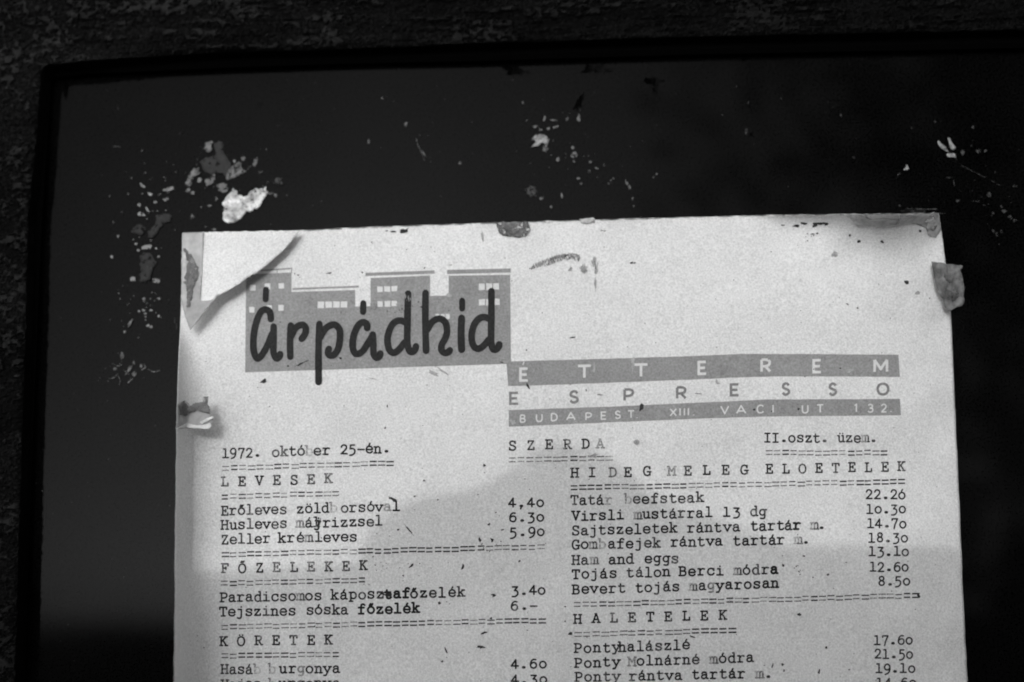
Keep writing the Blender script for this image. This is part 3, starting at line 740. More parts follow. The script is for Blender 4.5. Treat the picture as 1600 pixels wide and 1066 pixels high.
typed([("1972.", 347, 407, .8), ("októ", 425, 476, .62), ("b", 477, 489, .4), ("er", 490, 516, .7), ("25-én.", 532, 609, .85)], lin(347, 715.5, 607, 707))
rule(347, 615, 731.7, 724, 20, ((.85, 1, .85),))
typed([("L E V E S E K", 346, 519, .6)], lin(346, 760, 519, 754.5))
rule(346, 530, 776.5, 771, 14)
typed([("Erőleves", 346, 448, .68), ("zöld", 464, 514, .8), ("b", 515, 527, .4), ("orsóv", 533, 598, .68), ("a", 600, 611, .4), ("l", 612, 625.5, .9)], lin(346, 805, 625.5, 797.5))
typed([("Husleves", 346, 448.5, .75), ("m", 462, 475, .42), ("á", 477, 489, .6), ("j", 490, 502, .95), ("l", 488, 500, .6), ("rizzsel", 505, 597.5, .8)], lin(346, 827, 597.5, 821))
typed([("Zeller", 346, 422, .72), ("kré", 435, 475, .8), ("m", 476, 490, .35), ("leves", 492, 557.5, .78)], lin(346, 850, 557.5, 845))
rule(346, 850, 866.8, 855, 38, ((.42, .75, .98), (0, .1, .8)))
typed([("F Ő Z E L E K E K", 346, 573, .58)], lin(346, 895.5, 573, 890.5))
rule(345, 571, 912, 907, 17)
typed([("Paradicso", 344, 462, .72), ("m", 463, 476, .35), ("os", 477, 503, .8), ("káposz", 517.5, 600, .75), ("taf", 601, 640, 1.15), ("őzel", 641, 697, .9), ("ék", 701, 726, .8)], lin(344, 940.5, 726, 932))
typed([("Tejszines", 343, 462, .78), ("sóska", 479, 544, .8), ("főzelék", 559.5, 655.5, 1.05)], lin(343, 963, 655.5, 957))
rule(346, 852.5, 980, 970, 38, ((.4, .62, .95), (.85, 1, .85)))
typed([("K Ö R E T E K", 344, 519, .72)], lin(344, 1009, 519, 1006))
rule(346, 530, 1025, 1023, 14, ((.1, .5, .85),))
typed([("Hasáb", 346, 407, .7), ("b", 419, 430, .3), ("ur", 436, 463, .85), ("g", 464, 477, .35), ("onya", 478, 531, .8)], lin(346, 1053, 531, 1051))
typed([("Vajas", 346, 407, .75), ("b", 420, 431, .25), ("urgonya", 436, 531, .82)], lin(346, 1076, 531, 1074))
for t_, xa, xb, ya in (("4,40", 794, 850, 792.5), ("6.30", 795.5, 850, 815.5), ("5.90", 796, 851, 838.5), ("3.40", 799, 852, 930), ("6.-", 798, 840, 953.5), ("4.60", 798, 854, 1045), ("4.30", 798, 855, 1069)):
    typed([(t_, xa, xb, .82)], lin(xa, ya, xb, ya - 1.5))
typed([("S Z E R D", 795, 921, .62), ("A", 931, 945, .3)], lin(795, 703.5, 945, 699))
rule(795, 957, 719, 716, 12)
typed([("II.oszt.", 1194, 1294, .78), ("üzem.", 1309, 1370, .7)], lin(1194, 691, 1370, 691))
rule(1196.5, 1386, 708, 707.5, 15)
typed([("H I", 892, 931, .62), ("D", 951, 964, .3), ("E G", 975, 1017, .62), ("M", 1043, 1056, .4), ("E L E G", 1069, 1169, .62), ("E L O E T E L E K", 1197, 1414, .66)], lin(892, 746, 1414, 735.5))
rule(892, 1414, 762.5, 753, 40, ((0, .12, .85), (.9, 1, .85)))
typed([("Tatá", 892, 943, .7), ("r", 944, 958, .25), ("b", 975, 988, .5), ("eefsteak", 989, 1099.5, .62)], lin(892, 789, 1099.5, 784))
typed([("Virsli", 894, 975, .85), ("m", 990, 1003, .4), ("ustárral", 1004, 1113, .78), ("13", 1129, 1157, .82), ("dg", 1172, 1198, .75)], lin(894, 813, 1198, 805.5))
typed([("Sajtszeletek", 894, 1058, .78), ("rántva", 1074, 1156, .72), ("tart", 1173, 1225, .85), ("á", 1226, 1238, .7), ("r", 1239, 1252, 1.15), ("m", 1266, 1279, .4), (".", 1279, 1289, .9)], lin(894, 836, 1288, 826.5))
typed([("Go", 894, 919, .8), ("m", 920, 934, .3), ("b", 935, 947, .35), ("afejek", 950, 1032, .75), ("rántva", 1048, 1129, .78), ("tartár", 1146, 1226, .85), ("m", 1241, 1254, .4), (".", 1254, 1264, .8)], lin(894, 858, 1264, 849))
typed([("Ha", 894, 920, .72), ("m", 921, 937, .5), ("and", 951, 990, .78), ("eggs", 1007.5, 1060.5, .7)], lin(894, 882, 1060, 879))
typed([("Tojás", 894, 964, .78), ("tálon", 979, 1047, .75), ("Berci", 1061, 1131, .85), ("m", 1146, 1159, .3), ("ódr", 1160, 1202, .75), ("a", 1203, 1217, 1.2)], lin(894, 904, 1217, 896))
typed([("Bevert", 894, 977.5, .8), ("tojás", 993, 1062, .78), ("m", 1076.5, 1090, .3), ("a", 1091, 1104, .7), ("g", 1105, 1118, .4), ("yarosan", 1119, 1217, .88)], lin(894, 928, 1217, 918))
rule(897, 1436, 945, 931, 41, ((.94, 1, 1.1), (.55, .75, .7)))
typed([("H A L E T E L E K", 897, 1135, .72)], lin(897, 974, 1135, 968))
rule(897, 1149.5, 992, 985, 18, ((.7, 1, .85),))
typed([("Ponty", 897, 969, .75), ("halászlé", 966, 1078, .75)], lin(897, 1020, 1078, 1014))
typed([("Ponty", 897.5, 969, .82), ("M", 981, 994, .35), ("olnárné", 995, 1093, .76), ("m", 1109, 1121, .35), ("ódra", 1123, 1178, .8)], lin(897, 1043, 1178, 1034))
typed([("Ponty", 898, 969, .62), ("rántva", 983, 1066, .76), ("tartár", 1081, 1164.5, .85), ("m", 1181, 1194, .4), (".", 1195, 1206, .9)], lin(897, 1065, 1204, 1058.5))
for t_, xa, xb, ya in (("22.2ó", 1353, 1414.5, 780), ("l0.30".replace('l', '1'), 1354, 1415, 802.5), ("14.70", 1355, 1416, 825), ("18.30", 1357, 1418, 847), ("13.10", 1357.5, 1420, 869), ("12.60", 1359, 1419.5, 893), ("8.50", 1372.5, 1421.5, 915),
                       ("17.60", 1365, 1426, 1007), ("21.50", 1367, 1426, 1029), ("19.10", 1368, 1429.5, 1051.5), ("14.60", 1369.5, 1431, 1074)):
    typed([(t_, xa, xb, .8)], lin(xa, ya, xb, ya - .6))

# --- dirt, smudges and a fingerprint on the sheet
dk = Ink(eps=.00016)
specks = [(631, 361, 7, 3, -20), (615, 362, 5, 1.4, 0), (604, 361, 3, 1, 0), (1245, 353, 5, 2, 0), (1256, 350, 6, 2.5, 0), (1273, 352, 5, 3, 10), (1283, 349.5, 8, 1.8, 0), (1291, 350, 4, 2.6, 0), (1270, 366, 3, 1.2, 0), (1277, 365, 2, 1.4, 0), (1223, 352, 4, 1, 0),
 (1328, 368, 2, 1.8, 20), (1342, 377.5, 2.6, 2.2, 30), (1378.5, 378, 3.2, 1.6, 35), (1438, 361, 2, 2, 0), (1405, 344, 1.4, 3.4, 35), (1416, 440.5, 3.6, 3, 10), (412, 595.6, 6.5, 2.4, -28), (468, 569.5, 6, 1.3, -25), (477, 565, 5, .8, -25), (450, 572, 1.6, 1.6, 0), (514, 427, 4.5, 1, -12),
 (532, 560, 2.2, 1.8, 0), (605, 635, 1.4, 2.6, 0), (602, 669, 1.8, 1.5, 0), (663, 751, 2, 1.5, 20), (757, 727.5, 2.6, 2.6, 0), (648, 775.5, 2, 1.2, 0), (684, 781, 1.3, 1.3, 0), (614, 780, 5.5, 2, 25), (775, 801, 1.6, 1.6, 0), (764, 820, 2.4, 2.6, 0), (750.5, 844, 2.4, 3.6, -20), (769, 844, 3.4, 3, 30), (785, 828, 3, 1, -15),
 (622, 827.5, 1.8, 1.8, 0), (639, 828, 1, 9, -40), (723, 886.6, 2.2, 4.6, 15), (643, 884, 4.5, 1.8, -35), (811.5, 877, 2.2, 2, 0), (630, 899.5, 1.3, 2, 20), (772, 930, 4, 2.2, -10), (686.5, 942, 2, 2, 0), (757, 989, 5, 1.8, -15), (751, 1011, 7, 2.8, 0), (697, 1017, 1.2, 5.4, -20), (691, 1034, 2.2, 2, 0), (767, 966, 2, 2, 0),
 (891, 990.6, 4, 2, -10), (883, 971, 1.3, 1.3, 0), (883, 948, 1.5, 1.2, 0), (1224, 883.5, 2.4, 2.4, 0), (1256, 869, 2, 1.6, 0), (1293.5, 898, 2, 1.8, 0), (1322, 879, 1.6, 1, 0), (1249, 960, 3.4, 2, 0), (1291, 1012, 2, 1.8, 0), (1280, 1049.5, 2.2, 3.6, 0), (1223, 1038.5, 2.3, 2.4, 0), (1225, 1048, 1.4, 2.6, 0), (1207, 1041, 1, 3.4, 20), (1082, 995, 4, 1.6, 20), (1327, 1046.5, 1.6, 1.4, 0), (1194, 1040, 1.2, 1.2, 0),
 (1178.5, 640.4, 2, 1.6, 0), (1247.5, 639, 2.2, 1.6, 0), (1205.5, 643, 1, 1.2, 0), (1313, 575.6, 1.5, 1.3, 0), (822.5, 547, 1.2, 1.2, 0), (824.5, 603, 1.8, 5.2, -28), (1003, 637, 3.2, 5.6, 20), (916, 610, .9, 2, 0), (1091, 615.3, 5.5, 1, 0), (894, 527.5, 5, 1, -6), (987, 411, 2.6, 1.4, 0), (991.5, 411, 1.6, 1, 0), (784.5, 566.5, 3.4, 1, 15), (502, 840.5, 1, 1, 0),
 (1347, 345, 2, 1.2, 0), (945, 361, 2, .7, 0), (940, 360.5, 1.6, .7, 0), (581, 379, 1.3, 1.3, 0), (370.5, 370, 1.4, 1.4, 0), (663.5, 418.5, .9, 2, 20), (460.5, 428, 1, 1, 0), (465.5, 430, 1.3, 1.1, 0), (566, 426, 1.4, 1.2, 0), (1453, 466, 1.4, 1, 0), (1324, 475.5, 3, 1.1, 25), (1340, 481.5, 1.6, 1.2, 40),
 (610, 778, 3, 2.4, 20), (500, 815, 1.5, 5, 10), (497, 822, 3.2, 1.6, 40), (606, 929.5, 5, 3, 0), (598, 928, 4, 2.4, -10), (1435, 931, 3, 3.4, 0), (824, 985, 1, 1, 0), (583, 870, 1, 1.4, 0)]
for i, (x, y, a, b, r_) in enumerate(specks): dk.poly(blob(x, y, a, b, r_, seed=i + 3, amp=.38))
for i in range(420):
    x = rng.uniform(300, 1470); y = rng.uniform(380, 1064); r_ = rng.choice([.45, .55, .7, .9])
    dk.poly(blob(x, y, r_, r_ * rng.uniform(.6, 1.2), 0, seed=i, n=6))
for cx, cyy, n in ((600, 585 + 300, 8), (1270, 372, 8), (632, 480, 14), (1250, 890, 10), (760, 850, 8)):
    for i in range(n): dk.poly(blob(rng.gauss(cx, 12), rng.gauss(cyy, 7), rng.uniform(.6, 1.6), rng.uniform(.5, 1.2), rng.uniform(0, 90), seed=i, n=7))
dk.build("dirt_speck", m_dirt, menu)['kind'] = 'stuff'

sm = Ink(eps=.00020)
for i, (x, y, a, b, r_) in enumerate([(753.5, 369, 2, 7, -8), (912, 420.5, 5.5, 6, 0), (891, 421.5, 4, 3.6, 0), (929, 409, 4, 6.5, -10), (931.5, 421, 2.6, 7, 0), (930.5, 443, 1.8, 11, 0), (678, 583, 9, 2.6, 28), (692, 580, 10, 2.0, 32), (704, 414 - 0, 2, 1, 0), (1304, 398, 5, 4.4, 20), (1433.5, 458, 3.6, 3.6, 0),
                                       (988, 563, 3.4, 5, 0), (1121, 597, 2, 5, -30), (802, 659, 5, 3.6, 0), (702, 461, 4, 4, -20), (1330, 579, 5, 2.6, -20), (583, 583 + 9, 8, .9, 12), (937, 617, 4, 1.2, 0), (928, 712, 7, 3, -20), (995, 691, 5, 4, 0), (928, 575, 2, 7, 0), (989, 573, 2, 7, 10)]):
    sm.poly(blob(x, y, a, b, r_, seed=i + 31, amp=.4))
sm.build("smudge", m_smudge, menu)['kind'] = 'stuff'

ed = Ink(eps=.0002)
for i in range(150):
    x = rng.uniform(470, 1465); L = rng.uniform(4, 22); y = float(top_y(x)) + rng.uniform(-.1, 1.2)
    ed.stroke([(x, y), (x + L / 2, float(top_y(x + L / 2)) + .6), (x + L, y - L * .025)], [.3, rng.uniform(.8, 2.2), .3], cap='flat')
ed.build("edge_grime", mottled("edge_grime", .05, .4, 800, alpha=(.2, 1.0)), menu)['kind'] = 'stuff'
fp = Ink(eps=.00022)
arc = catmull([(830, 417), (843, 411), (858, 405), (868, 401), (880, 399), (893, 397.5), (905, 399)], 9)
for i, (x, y) in enumerate(arc):
    for j in range(3):
        h_ = rng.uniform(1.2, 4.2); yo = rng.uniform(-1, 8) * (1 if x > 850 else .5); a0 = rng.uniform(-.3, .5)
        fp.stroke([(x + rng.uniform(-.5, .5), y + yo - h_ / 2), (x + a0, y + yo + h_ / 2)], rng.uniform(.6, 1.5))
for i in range(40):
    t_ = rng.random(); q = arc[int((.35 + .65 * t_) * (len(arc) - 1))]; fp.stroke([(q[0] - 1, q[1] + rng.uniform(-1.5, 3)), (q[0] + 1.2, q[1] + rng.uniform(-1.5, 3))], rng.uniform(.8, 2))
for cx, cyy, sx, sy_, n in ((632, 466, 9, 5, 26), (582, 480, 6, 4, 14), (533, 490, 2, 4, 6), (911, 420, 5, 5, 20), (930, 412, 4, 8, 18)):
    for i in range(n):
        x, y = rng.gauss(cx, sx * .6), rng.gauss(cyy, sy_ * .6); fp.stroke([(x, y - rng.uniform(.6, 2)), (x + .3, y + rng.uniform(.6, 2))], rng.uniform(.6, 1.5))
fp.build("fingerprint", mottled("greasy_print", .06, .35, 900), menu)['kind'] = 'stuff'

# ------------------------------------------------------------------ torn corner, tapes, remnants
def plate(name, outline, hfun, m, thick=.0001, root=None, smooth=True, cell=5.0):
    """thin sheet with its own outline (pixels) and height function"""
    from mathutils.geometry import delaunay_2d_cdt
    p = np.array(outline, float); n = len(p)
    x0, y0 = p.min(0); x1, y1 = p.max(0)
    inner = [(x + rng.uniform(-.2, .2) * cell, y + rng.uniform(-.2, .2) * cell) for x in np.arange(x0 + cell / 2, x1, cell) for y in np.arange(y0 + cell / 2, y1, cell)]
    vs = [Vector((float(q[0]), float(q[1]))) for q in p] + [Vector(q) for q in inner]
    out = delaunay_2d_cdt(vs, [(i, (i + 1) % n) for i in range(n)], [list(range(n))], 1, 1e-5)
    verts = [P(q[0], q[1], hfun(q[0], q[1])) for q in out[0]]
    o = mesh_obj(name, verts, out[2], m, smooth=smooth)
    if sum(pl.normal.y for pl in o.data.polygons) > 0: o.data.flip_normals()
    md = o.modifiers.new("thickness", 'SOLIDIFY'); md.thickness = thick; md.offset = -1
    return part(o, root) if root is not None else o

def scrap_h(x, y):
    d = ((x - 383) * 0.55 + (y - 437) * 0.83)           # 0 at the torn edge, negative inside
    return (8.7 + 2.4 * math.exp(d / 40) * min(1, max(0, (480 - x) / 120)) + 1.2 * float(fbm(np.array([x / 40.]), np.array([y / 30.]), 8, 2)[0])) * 1e-3
scrap = empty("paper_scrap", P(330, 410, .0087), "torn white triangular paper corner lying over the top left of the menu", "paper scrap")
so = closed_rough([(285, 364.5), (330, 362.5), (375, 361.5), (420, 360.5), (468, 360.3), (455, 377), (442, 392), (430.5, 402), (413.6, 416.7), (400, 426), (383, 436), (375, 443), (348, 458), (339, 462), (326, 479), (314, 495), (305, 506), (297, 516), (293, 506), (290, 497), (286, 484), (283, 473), (284, 420)], .8, 3, 3)
plate("torn_paper", so, scrap_h, m_paper, .00015, scrap)
tp = empty("tape_strip", P(300, 430, .006), "cloudy strip of old tape along the left edge of the torn corner", "tape", "old tape pieces on the menu edges")
plate("tape_film", closed_rough([(284.6, 364), (302, 363), (319, 362.8), (317, 400), (315, 440), (313.5, 470), (322, 470), (334, 468), (314, 495), (297, 516), (290, 497), (282.8, 473), (284, 420)], .4, 5, 6), lambda x, y: scrap_h(x, y) + .0003, m_tape, .00006, tp)
plate("dried_glue", closed_rough([(287.5, 389), (291, 388), (294, 398), (301, 397), (302, 408), (308, 414), (311, 424), (310, 434), (304, 445), (300, 460), (297, 480), (292, 479), (291, 452), (287, 438), (291, 424), (293.5, 410)], 1.6, 6, 1.6), lambda x, y: scrap_h(x, y) + .0006, m_glue, .0001, tp)

def on_sheet(dh): return lambda x, y: float(H(max(x, float(left_x(y)) + 1), y)) + dh
def tape_left_h(x, y):
    return max(float(H(max(x, float(left_x(y)) + .5), y)) + .0004, float(H(300, 640)) + .0030) + .0016 * max(0, (y - 640) / 30) + .0008 * float(fbm(np.array([x * .12]), np.array([y * .2]), 3, 2)[0])
t2 = empty("tape_strip", P(303, 650, .008), "wrinkled grey tape stub on the left edge of the menu above the typed date", "tape", "old tape pieces on the menu edges")
plate("tape_film", closed_rough([(275, 670), (290, 669.5), (304, 669.8), (316, 670), (326, 670), (331, 664), (333.5, 655), (328, 645), (328, 640), (325, 631), (326, 620), (318, 620), (315.7, 628), (306, 630), (298, 635), (288.5, 625), (277, 633)], .5, 8, 5), tape_left_h, m_tape, .00008, t2)
plate("dried_glue", closed_rough([(279, 634), (288, 627), (296, 635), (306, 630), (317, 628), (319, 620), (325, 620), (324, 630), (328, 641), (326, 646), (318, 643), (308, 641), (298, 645), (291, 650), (282, 648)], 1.1, 9, 1.6), lambda x, y: tape_left_h(x, y) + .0010, m_glue, .0001, t2)

plate("tape_fold", closed_rough([(275.5, 670), (290, 668.5), (304, 669.3), (326, 670.5), (331, 666), (327, 661), (318, 664), (308, 665.5), (292, 661), (284, 665)], .6, 61, 2), lambda x, y: tape_left_h(x, y) + .0006, mottled("tape_fold", .55, .85, 300), .00006, t2)
plate("tape_fold", closed_rough([(312, 660), (322, 654), (332, 650), (334, 653), (324, 658), (315, 663)], .4, 62, 2), lambda x, y: tape_left_h(x, y) + .0008, bpy.data.materials["tape_fold"], .00006, t2)
def tape_right_h(x, y): return max(.0034, float(H(x, y)) + .0006 if x < float(right_x(y)) else 0) + .0022 * float(fbm(np.array([x * .09]), np.array([y * .07]), 5, 3)[0]) + (.0012 if x < 1480 else .0012 * max(0, 1 - (x - 1480) / 25))
t3 = empty("tape_strip", P(1480, 446, .004), "crumpled grey tape piece sticking out past the right edge of the menu", "tape", "old tape pieces on the menu edges")
r_out = closed_rough([(1455, 408), (1469, 411), (1488, 413.5), (1504.5, 415.7), (1504, 419), (1500, 421), (1503.6, 432.6), (1507, 451), (1506, 462), (1508, 472), (1503.6, 478.5), (1495, 480), (1485, 486), (1476, 481), (1474, 470), (1463, 451), (1460, 429)], .8, 12, 4)
plate("tape_film", r_out, tape_right_h, m_tape_dim, .00008, t3)
plate("dried_glue", blob(1483, 432, 6, 8, -30, 4), lambda x, y: tape_right_h(x, y) + .0003, m_remnant['grey'], .0001, t3)
plate("dried_glue", blob(1489, 462, 9, 7, 20, 6), lambda x, y: tape_right_h(x, y) + .0003, m_remnant['grey'], .0001, t3)
t4 = empty("tape_strip", P(1360, 346, .006), "long pale tape remnant on the top edge of the menu near its right corner", "tape", "old tape pieces on the menu edges")
plate("tape_film", closed_rough([(1319, 335.5), (1336, 334.5), (1350, 336), (1358, 342), (1363, 345), (1372, 343), (1385, 343), (1397, 344), (1402, 348), (1400, 353), (1386, 354), (1372, 355), (1358, 353), (1340, 353.5), (1330, 345)], .8, 14, 4), on_sheet(.0006), mottled("pale_tape", .3, .62, 500, broken=(900, .36), detail=6), .0001, t4)
t5 = empty("tape_strip", P(1450, 352, .004), "thin tape film with a round blister on the top right corner of the menu", "tape", "old tape pieces on the menu edges")
plate("tape_film", closed_rough([(1406, 337), (1430, 335.5), (1452, 335), (1458, 331), (1466, 333), (1468, 345), (1470, 360), (1462, 372), (1450, 368), (1446, 355), (1430, 349), (1402, 352)], .7, 16, 4), on_sheet(.0005), m_tape, .00006, t5)
k = blob(1455, 350, 8, 9, 0, 21); plate("dried_glue", k, on_sheet(.0008), m_smudge, .0001, t5)
t6 = empty("glue_lump", P(800, 358, .006), "dark grey lump of dried glue on the top edge of the menu", "glue residue")
plate("glue_crust", closed_rough([(776, 348), (788, 346), (800, 347), (826, 346), (828, 360), (823, 368), (812, 371), (798, 369), (783, 367), (778, 360)], 1.2, 17, 3), on_sheet(.0007), mottled("glue_crust", .03, .24, 500, broken=(700, .45), detail=6), .0003, t6)
t7 = empty("glue_lump", P(915, 346, .006), "small pale glue crumbs on the top edge of the menu right of the large lump", "glue residue")
plate("glue_crust", closed_rough([(906, 342), (915, 341), (927, 341), (928, 347), (918, 350), (907, 349)], 1.0, 18, 3), on_sheet(.0005), mottled("crumbs", .3, .6, 900), .0002, t7)
plate("glue_crust", closed_rough([(846, 346), (856, 344.5), (863, 345), (860, 347), (848, 348.5)], .4, 19, 3), on_sheet(.0004), m_remnant['white'], .0002, t7)

def on_pane(dh): return lambda x, y: dh
NREM = 0
def remnant(outline, m, label, th=.00012):
    p = np.array(outline); c = p.mean(0)
    global NREM
    NREM += 1
    o = plate("glue_remnant", outline, on_pane(.00030 + th + NREM * 1.3e-5), m, th, None)
    return tag(o, label, "glue residue", "glue and paper remnants on the dark glass")
remnant(closed_rough([(366, 292), (372, 305), (385, 308), (392.6, 297.5), (404, 295), (416, 292), (417, 303), (407.6, 312.5), (407.6, 322), (394.5, 329.4), (385, 331), (374, 344.4), (362.6, 349), (353, 350), (347.6, 340.7), (349.5, 329), (347.6, 316), (355, 309), (362.6, 297.5)], 1.6, 41, 2), m_remnant['white'],
        "bright white patch of torn paper fibre above the menu's top left corner", .0002)
remnant(closed_rough([(334.5, 224), (346, 222.5), (347.6, 232), (353, 243), (359, 256), (364, 266), (358, 279), (347.6, 271), (340, 269), (329, 273), (319.5, 269), (312, 254), (325, 245), (334.5, 245), (335, 234)], 2.0, 42, 3), m_remnant['film'],
        "dark grey film of glue, topmost of the large patches at upper left")
remnant(closed_rough([(360, 262), (368, 256), (376, 253), (378.6, 264), (385, 268), (376, 272), (366, 277), (356, 281), (352, 279)], 1.5, 43, 3), m_remnant['grey'], "mid grey wedge of glue between the dark film and the white patch")
remnant(closed_rough([(297, 271), (303, 264), (309, 263), (313, 270), (306, 276), (300, 281), (296, 277)], 1.5, 44, 3), m_remnant['grey'], "small pale glue ring left of the dark grey film")
remnant(blob(348, 293, 7.5, 7, 20, 45), m_remnant['grey'], "round glue spot touching the upper left of the white patch")
remnant(blob(325, 231, 6, 8, 10, 46), m_remnant['grey'], "small pale spot of glue at the upper left of the dark film")
remnant(blob(434, 284, 8, 6.5, 0, 47), m_remnant['wisp'], "faint grey glue spot right of the white patch")
remnant(closed_rough([(212, 352), (222, 351), (228, 360), (222, 368), (212, 366), (206, 360)], 2, 48, 3), m_remnant['film'], "dim glue film left of the menu's top left corner, lower left of the pair")
remnant(closed_rough([(244, 336), (258, 335), (268, 338), (268, 345), (256, 348), (249, 360), (238, 372), (231, 372), (234, 358), (243, 350)], 2, 49, 3), m_remnant['film'], "long dim glue film slanting towards the menu's top left corner")
remnant(closed_rough([(220, 396), (234, 393), (239, 404), (243, 413), (240, 421), (237, 432), (228, 441), (216, 440), (214, 434), (219, 425), (217, 415)], 2, 50, 3), m_remnant['film'], "tall dim glue film beside the torn paper corner")
remnant(closed_rough([(836, 211), (844, 209), (852, 210), (860, 216), (858, 224), (848, 222), (840, 229), (832, 230), (838, 222), (833, 217)], 1.5, 51, 3), m_remnant['pale'], "pale glue splash above the middle of the menu")
remnant(blob(829.5, 299, 9.5, 8, 0, 52), m_remnant['wisp'], "faint round glue spot just above the middle of the menu's top edge")
remnant(closed_rough([(1465, 220), (1470, 224), (1476, 228), (1481, 234), (1483, 238), (1476, 235), (1469, 231), (1466, 226)], 1.0, 53, 3), m_remnant['pale'], "left slanting stroke of the three part glue mark at upper right")
remnant(closed_rough([(1480, 215), (1485, 215), (1488, 221), (1493, 228), (1495, 233), (1488, 234), (1484, 230), (1482, 222)], 1.2, 54, 3), m_remnant['pale'], "upper right stroke of the three part glue mark at upper right")
remnant(closed_rough([(1479, 241), (1486, 239), (1494, 240), (1494, 247), (1488, 246), (1481, 245)], 1.0, 55, 3), m_remnant['pale'], "lowest stroke of the three part glue mark at upper right")
remnant(closed_rough([(1417.5, 256), (1421, 264), (1417, 266.5), (1410, 266), (1413, 262)], .8, 56, 3), m_remnant['pale'], "small bright glue triangle above the menu's top right corner")
remnant(closed_rough([(208, 498), (205, 508), (201, 512), (199, 507), (202, 502)], .6, 57, 3), m_remnant['pale'], "grey teardrop of glue left of the menu")

def psurf(x, y, e): return P(x, y, .0003 + e)
def flecks(lst, m, label, wires=()):
    k = Ink(surf=psurf, eps=.00008)
    for i, q in enumerate(lst):
        x, y, a, b = q[:4]; r_ = q[4] if len(q) > 4 else 0
        k.poly(blob(x, y, a, b, r_, seed=i + len(lst), amp=.36))
    for (pts, wd) in wires: k.stroke(catmull(pts, 5), wd, rough=.4)
    o = k.build("glue_fleck", m, None, .00008); return tag(o, label, "glue residue", kind='stuff')
def rnd(cx, cyy, sx, sy_, n, rr=(.5, 1.5)): return [(rng.gauss(cx, sx), rng.gauss(cyy, sy_), rng.uniform(*rr), rng.uniform(*rr), rng.uniform(0, 90)) for _ in range(n)]
flecks([(380, 247, 4, 4), (398, 256, 2.4, 8, 25), (400, 251, 4, 4), (406.6, 269, 3.4, 2, -20), (295, 285, 4.5, 5), (312, 282, 3.6, 4), (332.6, 277, 4, 5), (326, 285, 6, 5), (294, 297.5, 4, 4), (301.6, 302, 2.6, 2.4), (338, 311, 1.4, 5, 10), (327, 321.5, 3.4, 1.8, -10), (300, 339, 3.4, 4), (335, 360, 3.4, 2.6), (430, 305, 3, 3), (422, 303, 2, 1.6), (366, 252, 2.4, 2.4), (390, 262, 1.6, 5, 40), (330, 222, 2, 2), (344, 224, 3, 3)] + rnd(345, 300, 60, 40, 34, (.4, 1.1)), m_remnant['grey'],
       "scattered small grey glue flecks around the white paper patch at upper left")
flecks([(222, 290, 5, 2, 35), (235, 304, 3.4, 2, 20), (259, 311.6, 5.5, 2.8, -40), (262, 296, 8, 2.6, -15), (269, 294, 3, 2), (242.5, 316.5, 2.4, 2), (218, 320, 2.6, 2.2), (230, 327, 1.6, 5, -35), (221, 335, 5, 2.6, 20), (212.5, 381, 2, 1.6), (229, 386.6, 8, 3.4, -10), (185, 369, 2.4, 2, 30), (243, 438, 4.4, 3.6, 20), (248, 439, 2, 3.6), (225, 468, 2.4, 3), (248, 466.6, 2.8, 1.8, 20), (174.6, 402, 2.6, 2.4), (224, 485, 2.4, 1.8), (236, 485, 2.4, 1.4), (217, 486.5, 2, 1.4), (227, 490, 2.4, 1.2), (231, 509, 2.6, 1.6, -35), (236, 511, 2.2, 1.9), (248, 494, 1.4, 2), (195, 519, 1.6, 2), (248, 401, 2, 2), (216, 391, 2, 2.2), (244, 388, 1.6, 2.2), (233, 415, 5, 5), (207, 436, 4, 4)] + rnd(230, 320, 24, 30, 30, (.4, 1.2)) + rnd(222, 480, 18, 30, 36, (.3, 1.0)), m_remnant['pale'],
       "scattered pale flecks in the column of glue traces left of the menu")
flecks([(191, 555.5, 2.4, 7), (180, 577, 3, 2.4), (201.6, 576, 1.8, 5.5, 35), (209.5, 584, 3.4, 4.6, 40), (209, 567, 2.4, 3), (221, 572, 2, 3)] + rnd(200, 580, 16, 9, 16, (.3, .9)), m_remnant['grey'], "feathery glue traces left of the printed houses",
       [([(170, 592), (178, 590), (184, 584)], 1.2), ([(176, 568), (184, 572), (190, 570)], .9), ([(222, 578), (227, 574), (225, 570)], 1.8), ([(231, 577), (240, 581), (250, 579)], 1.3), ([(185, 588), (188, 595), (186, 602)], 1.2), ([(196, 585), (203, 578), (207, 571)], 1.2), ([(200, 598), (207, 592)], 1.5)])
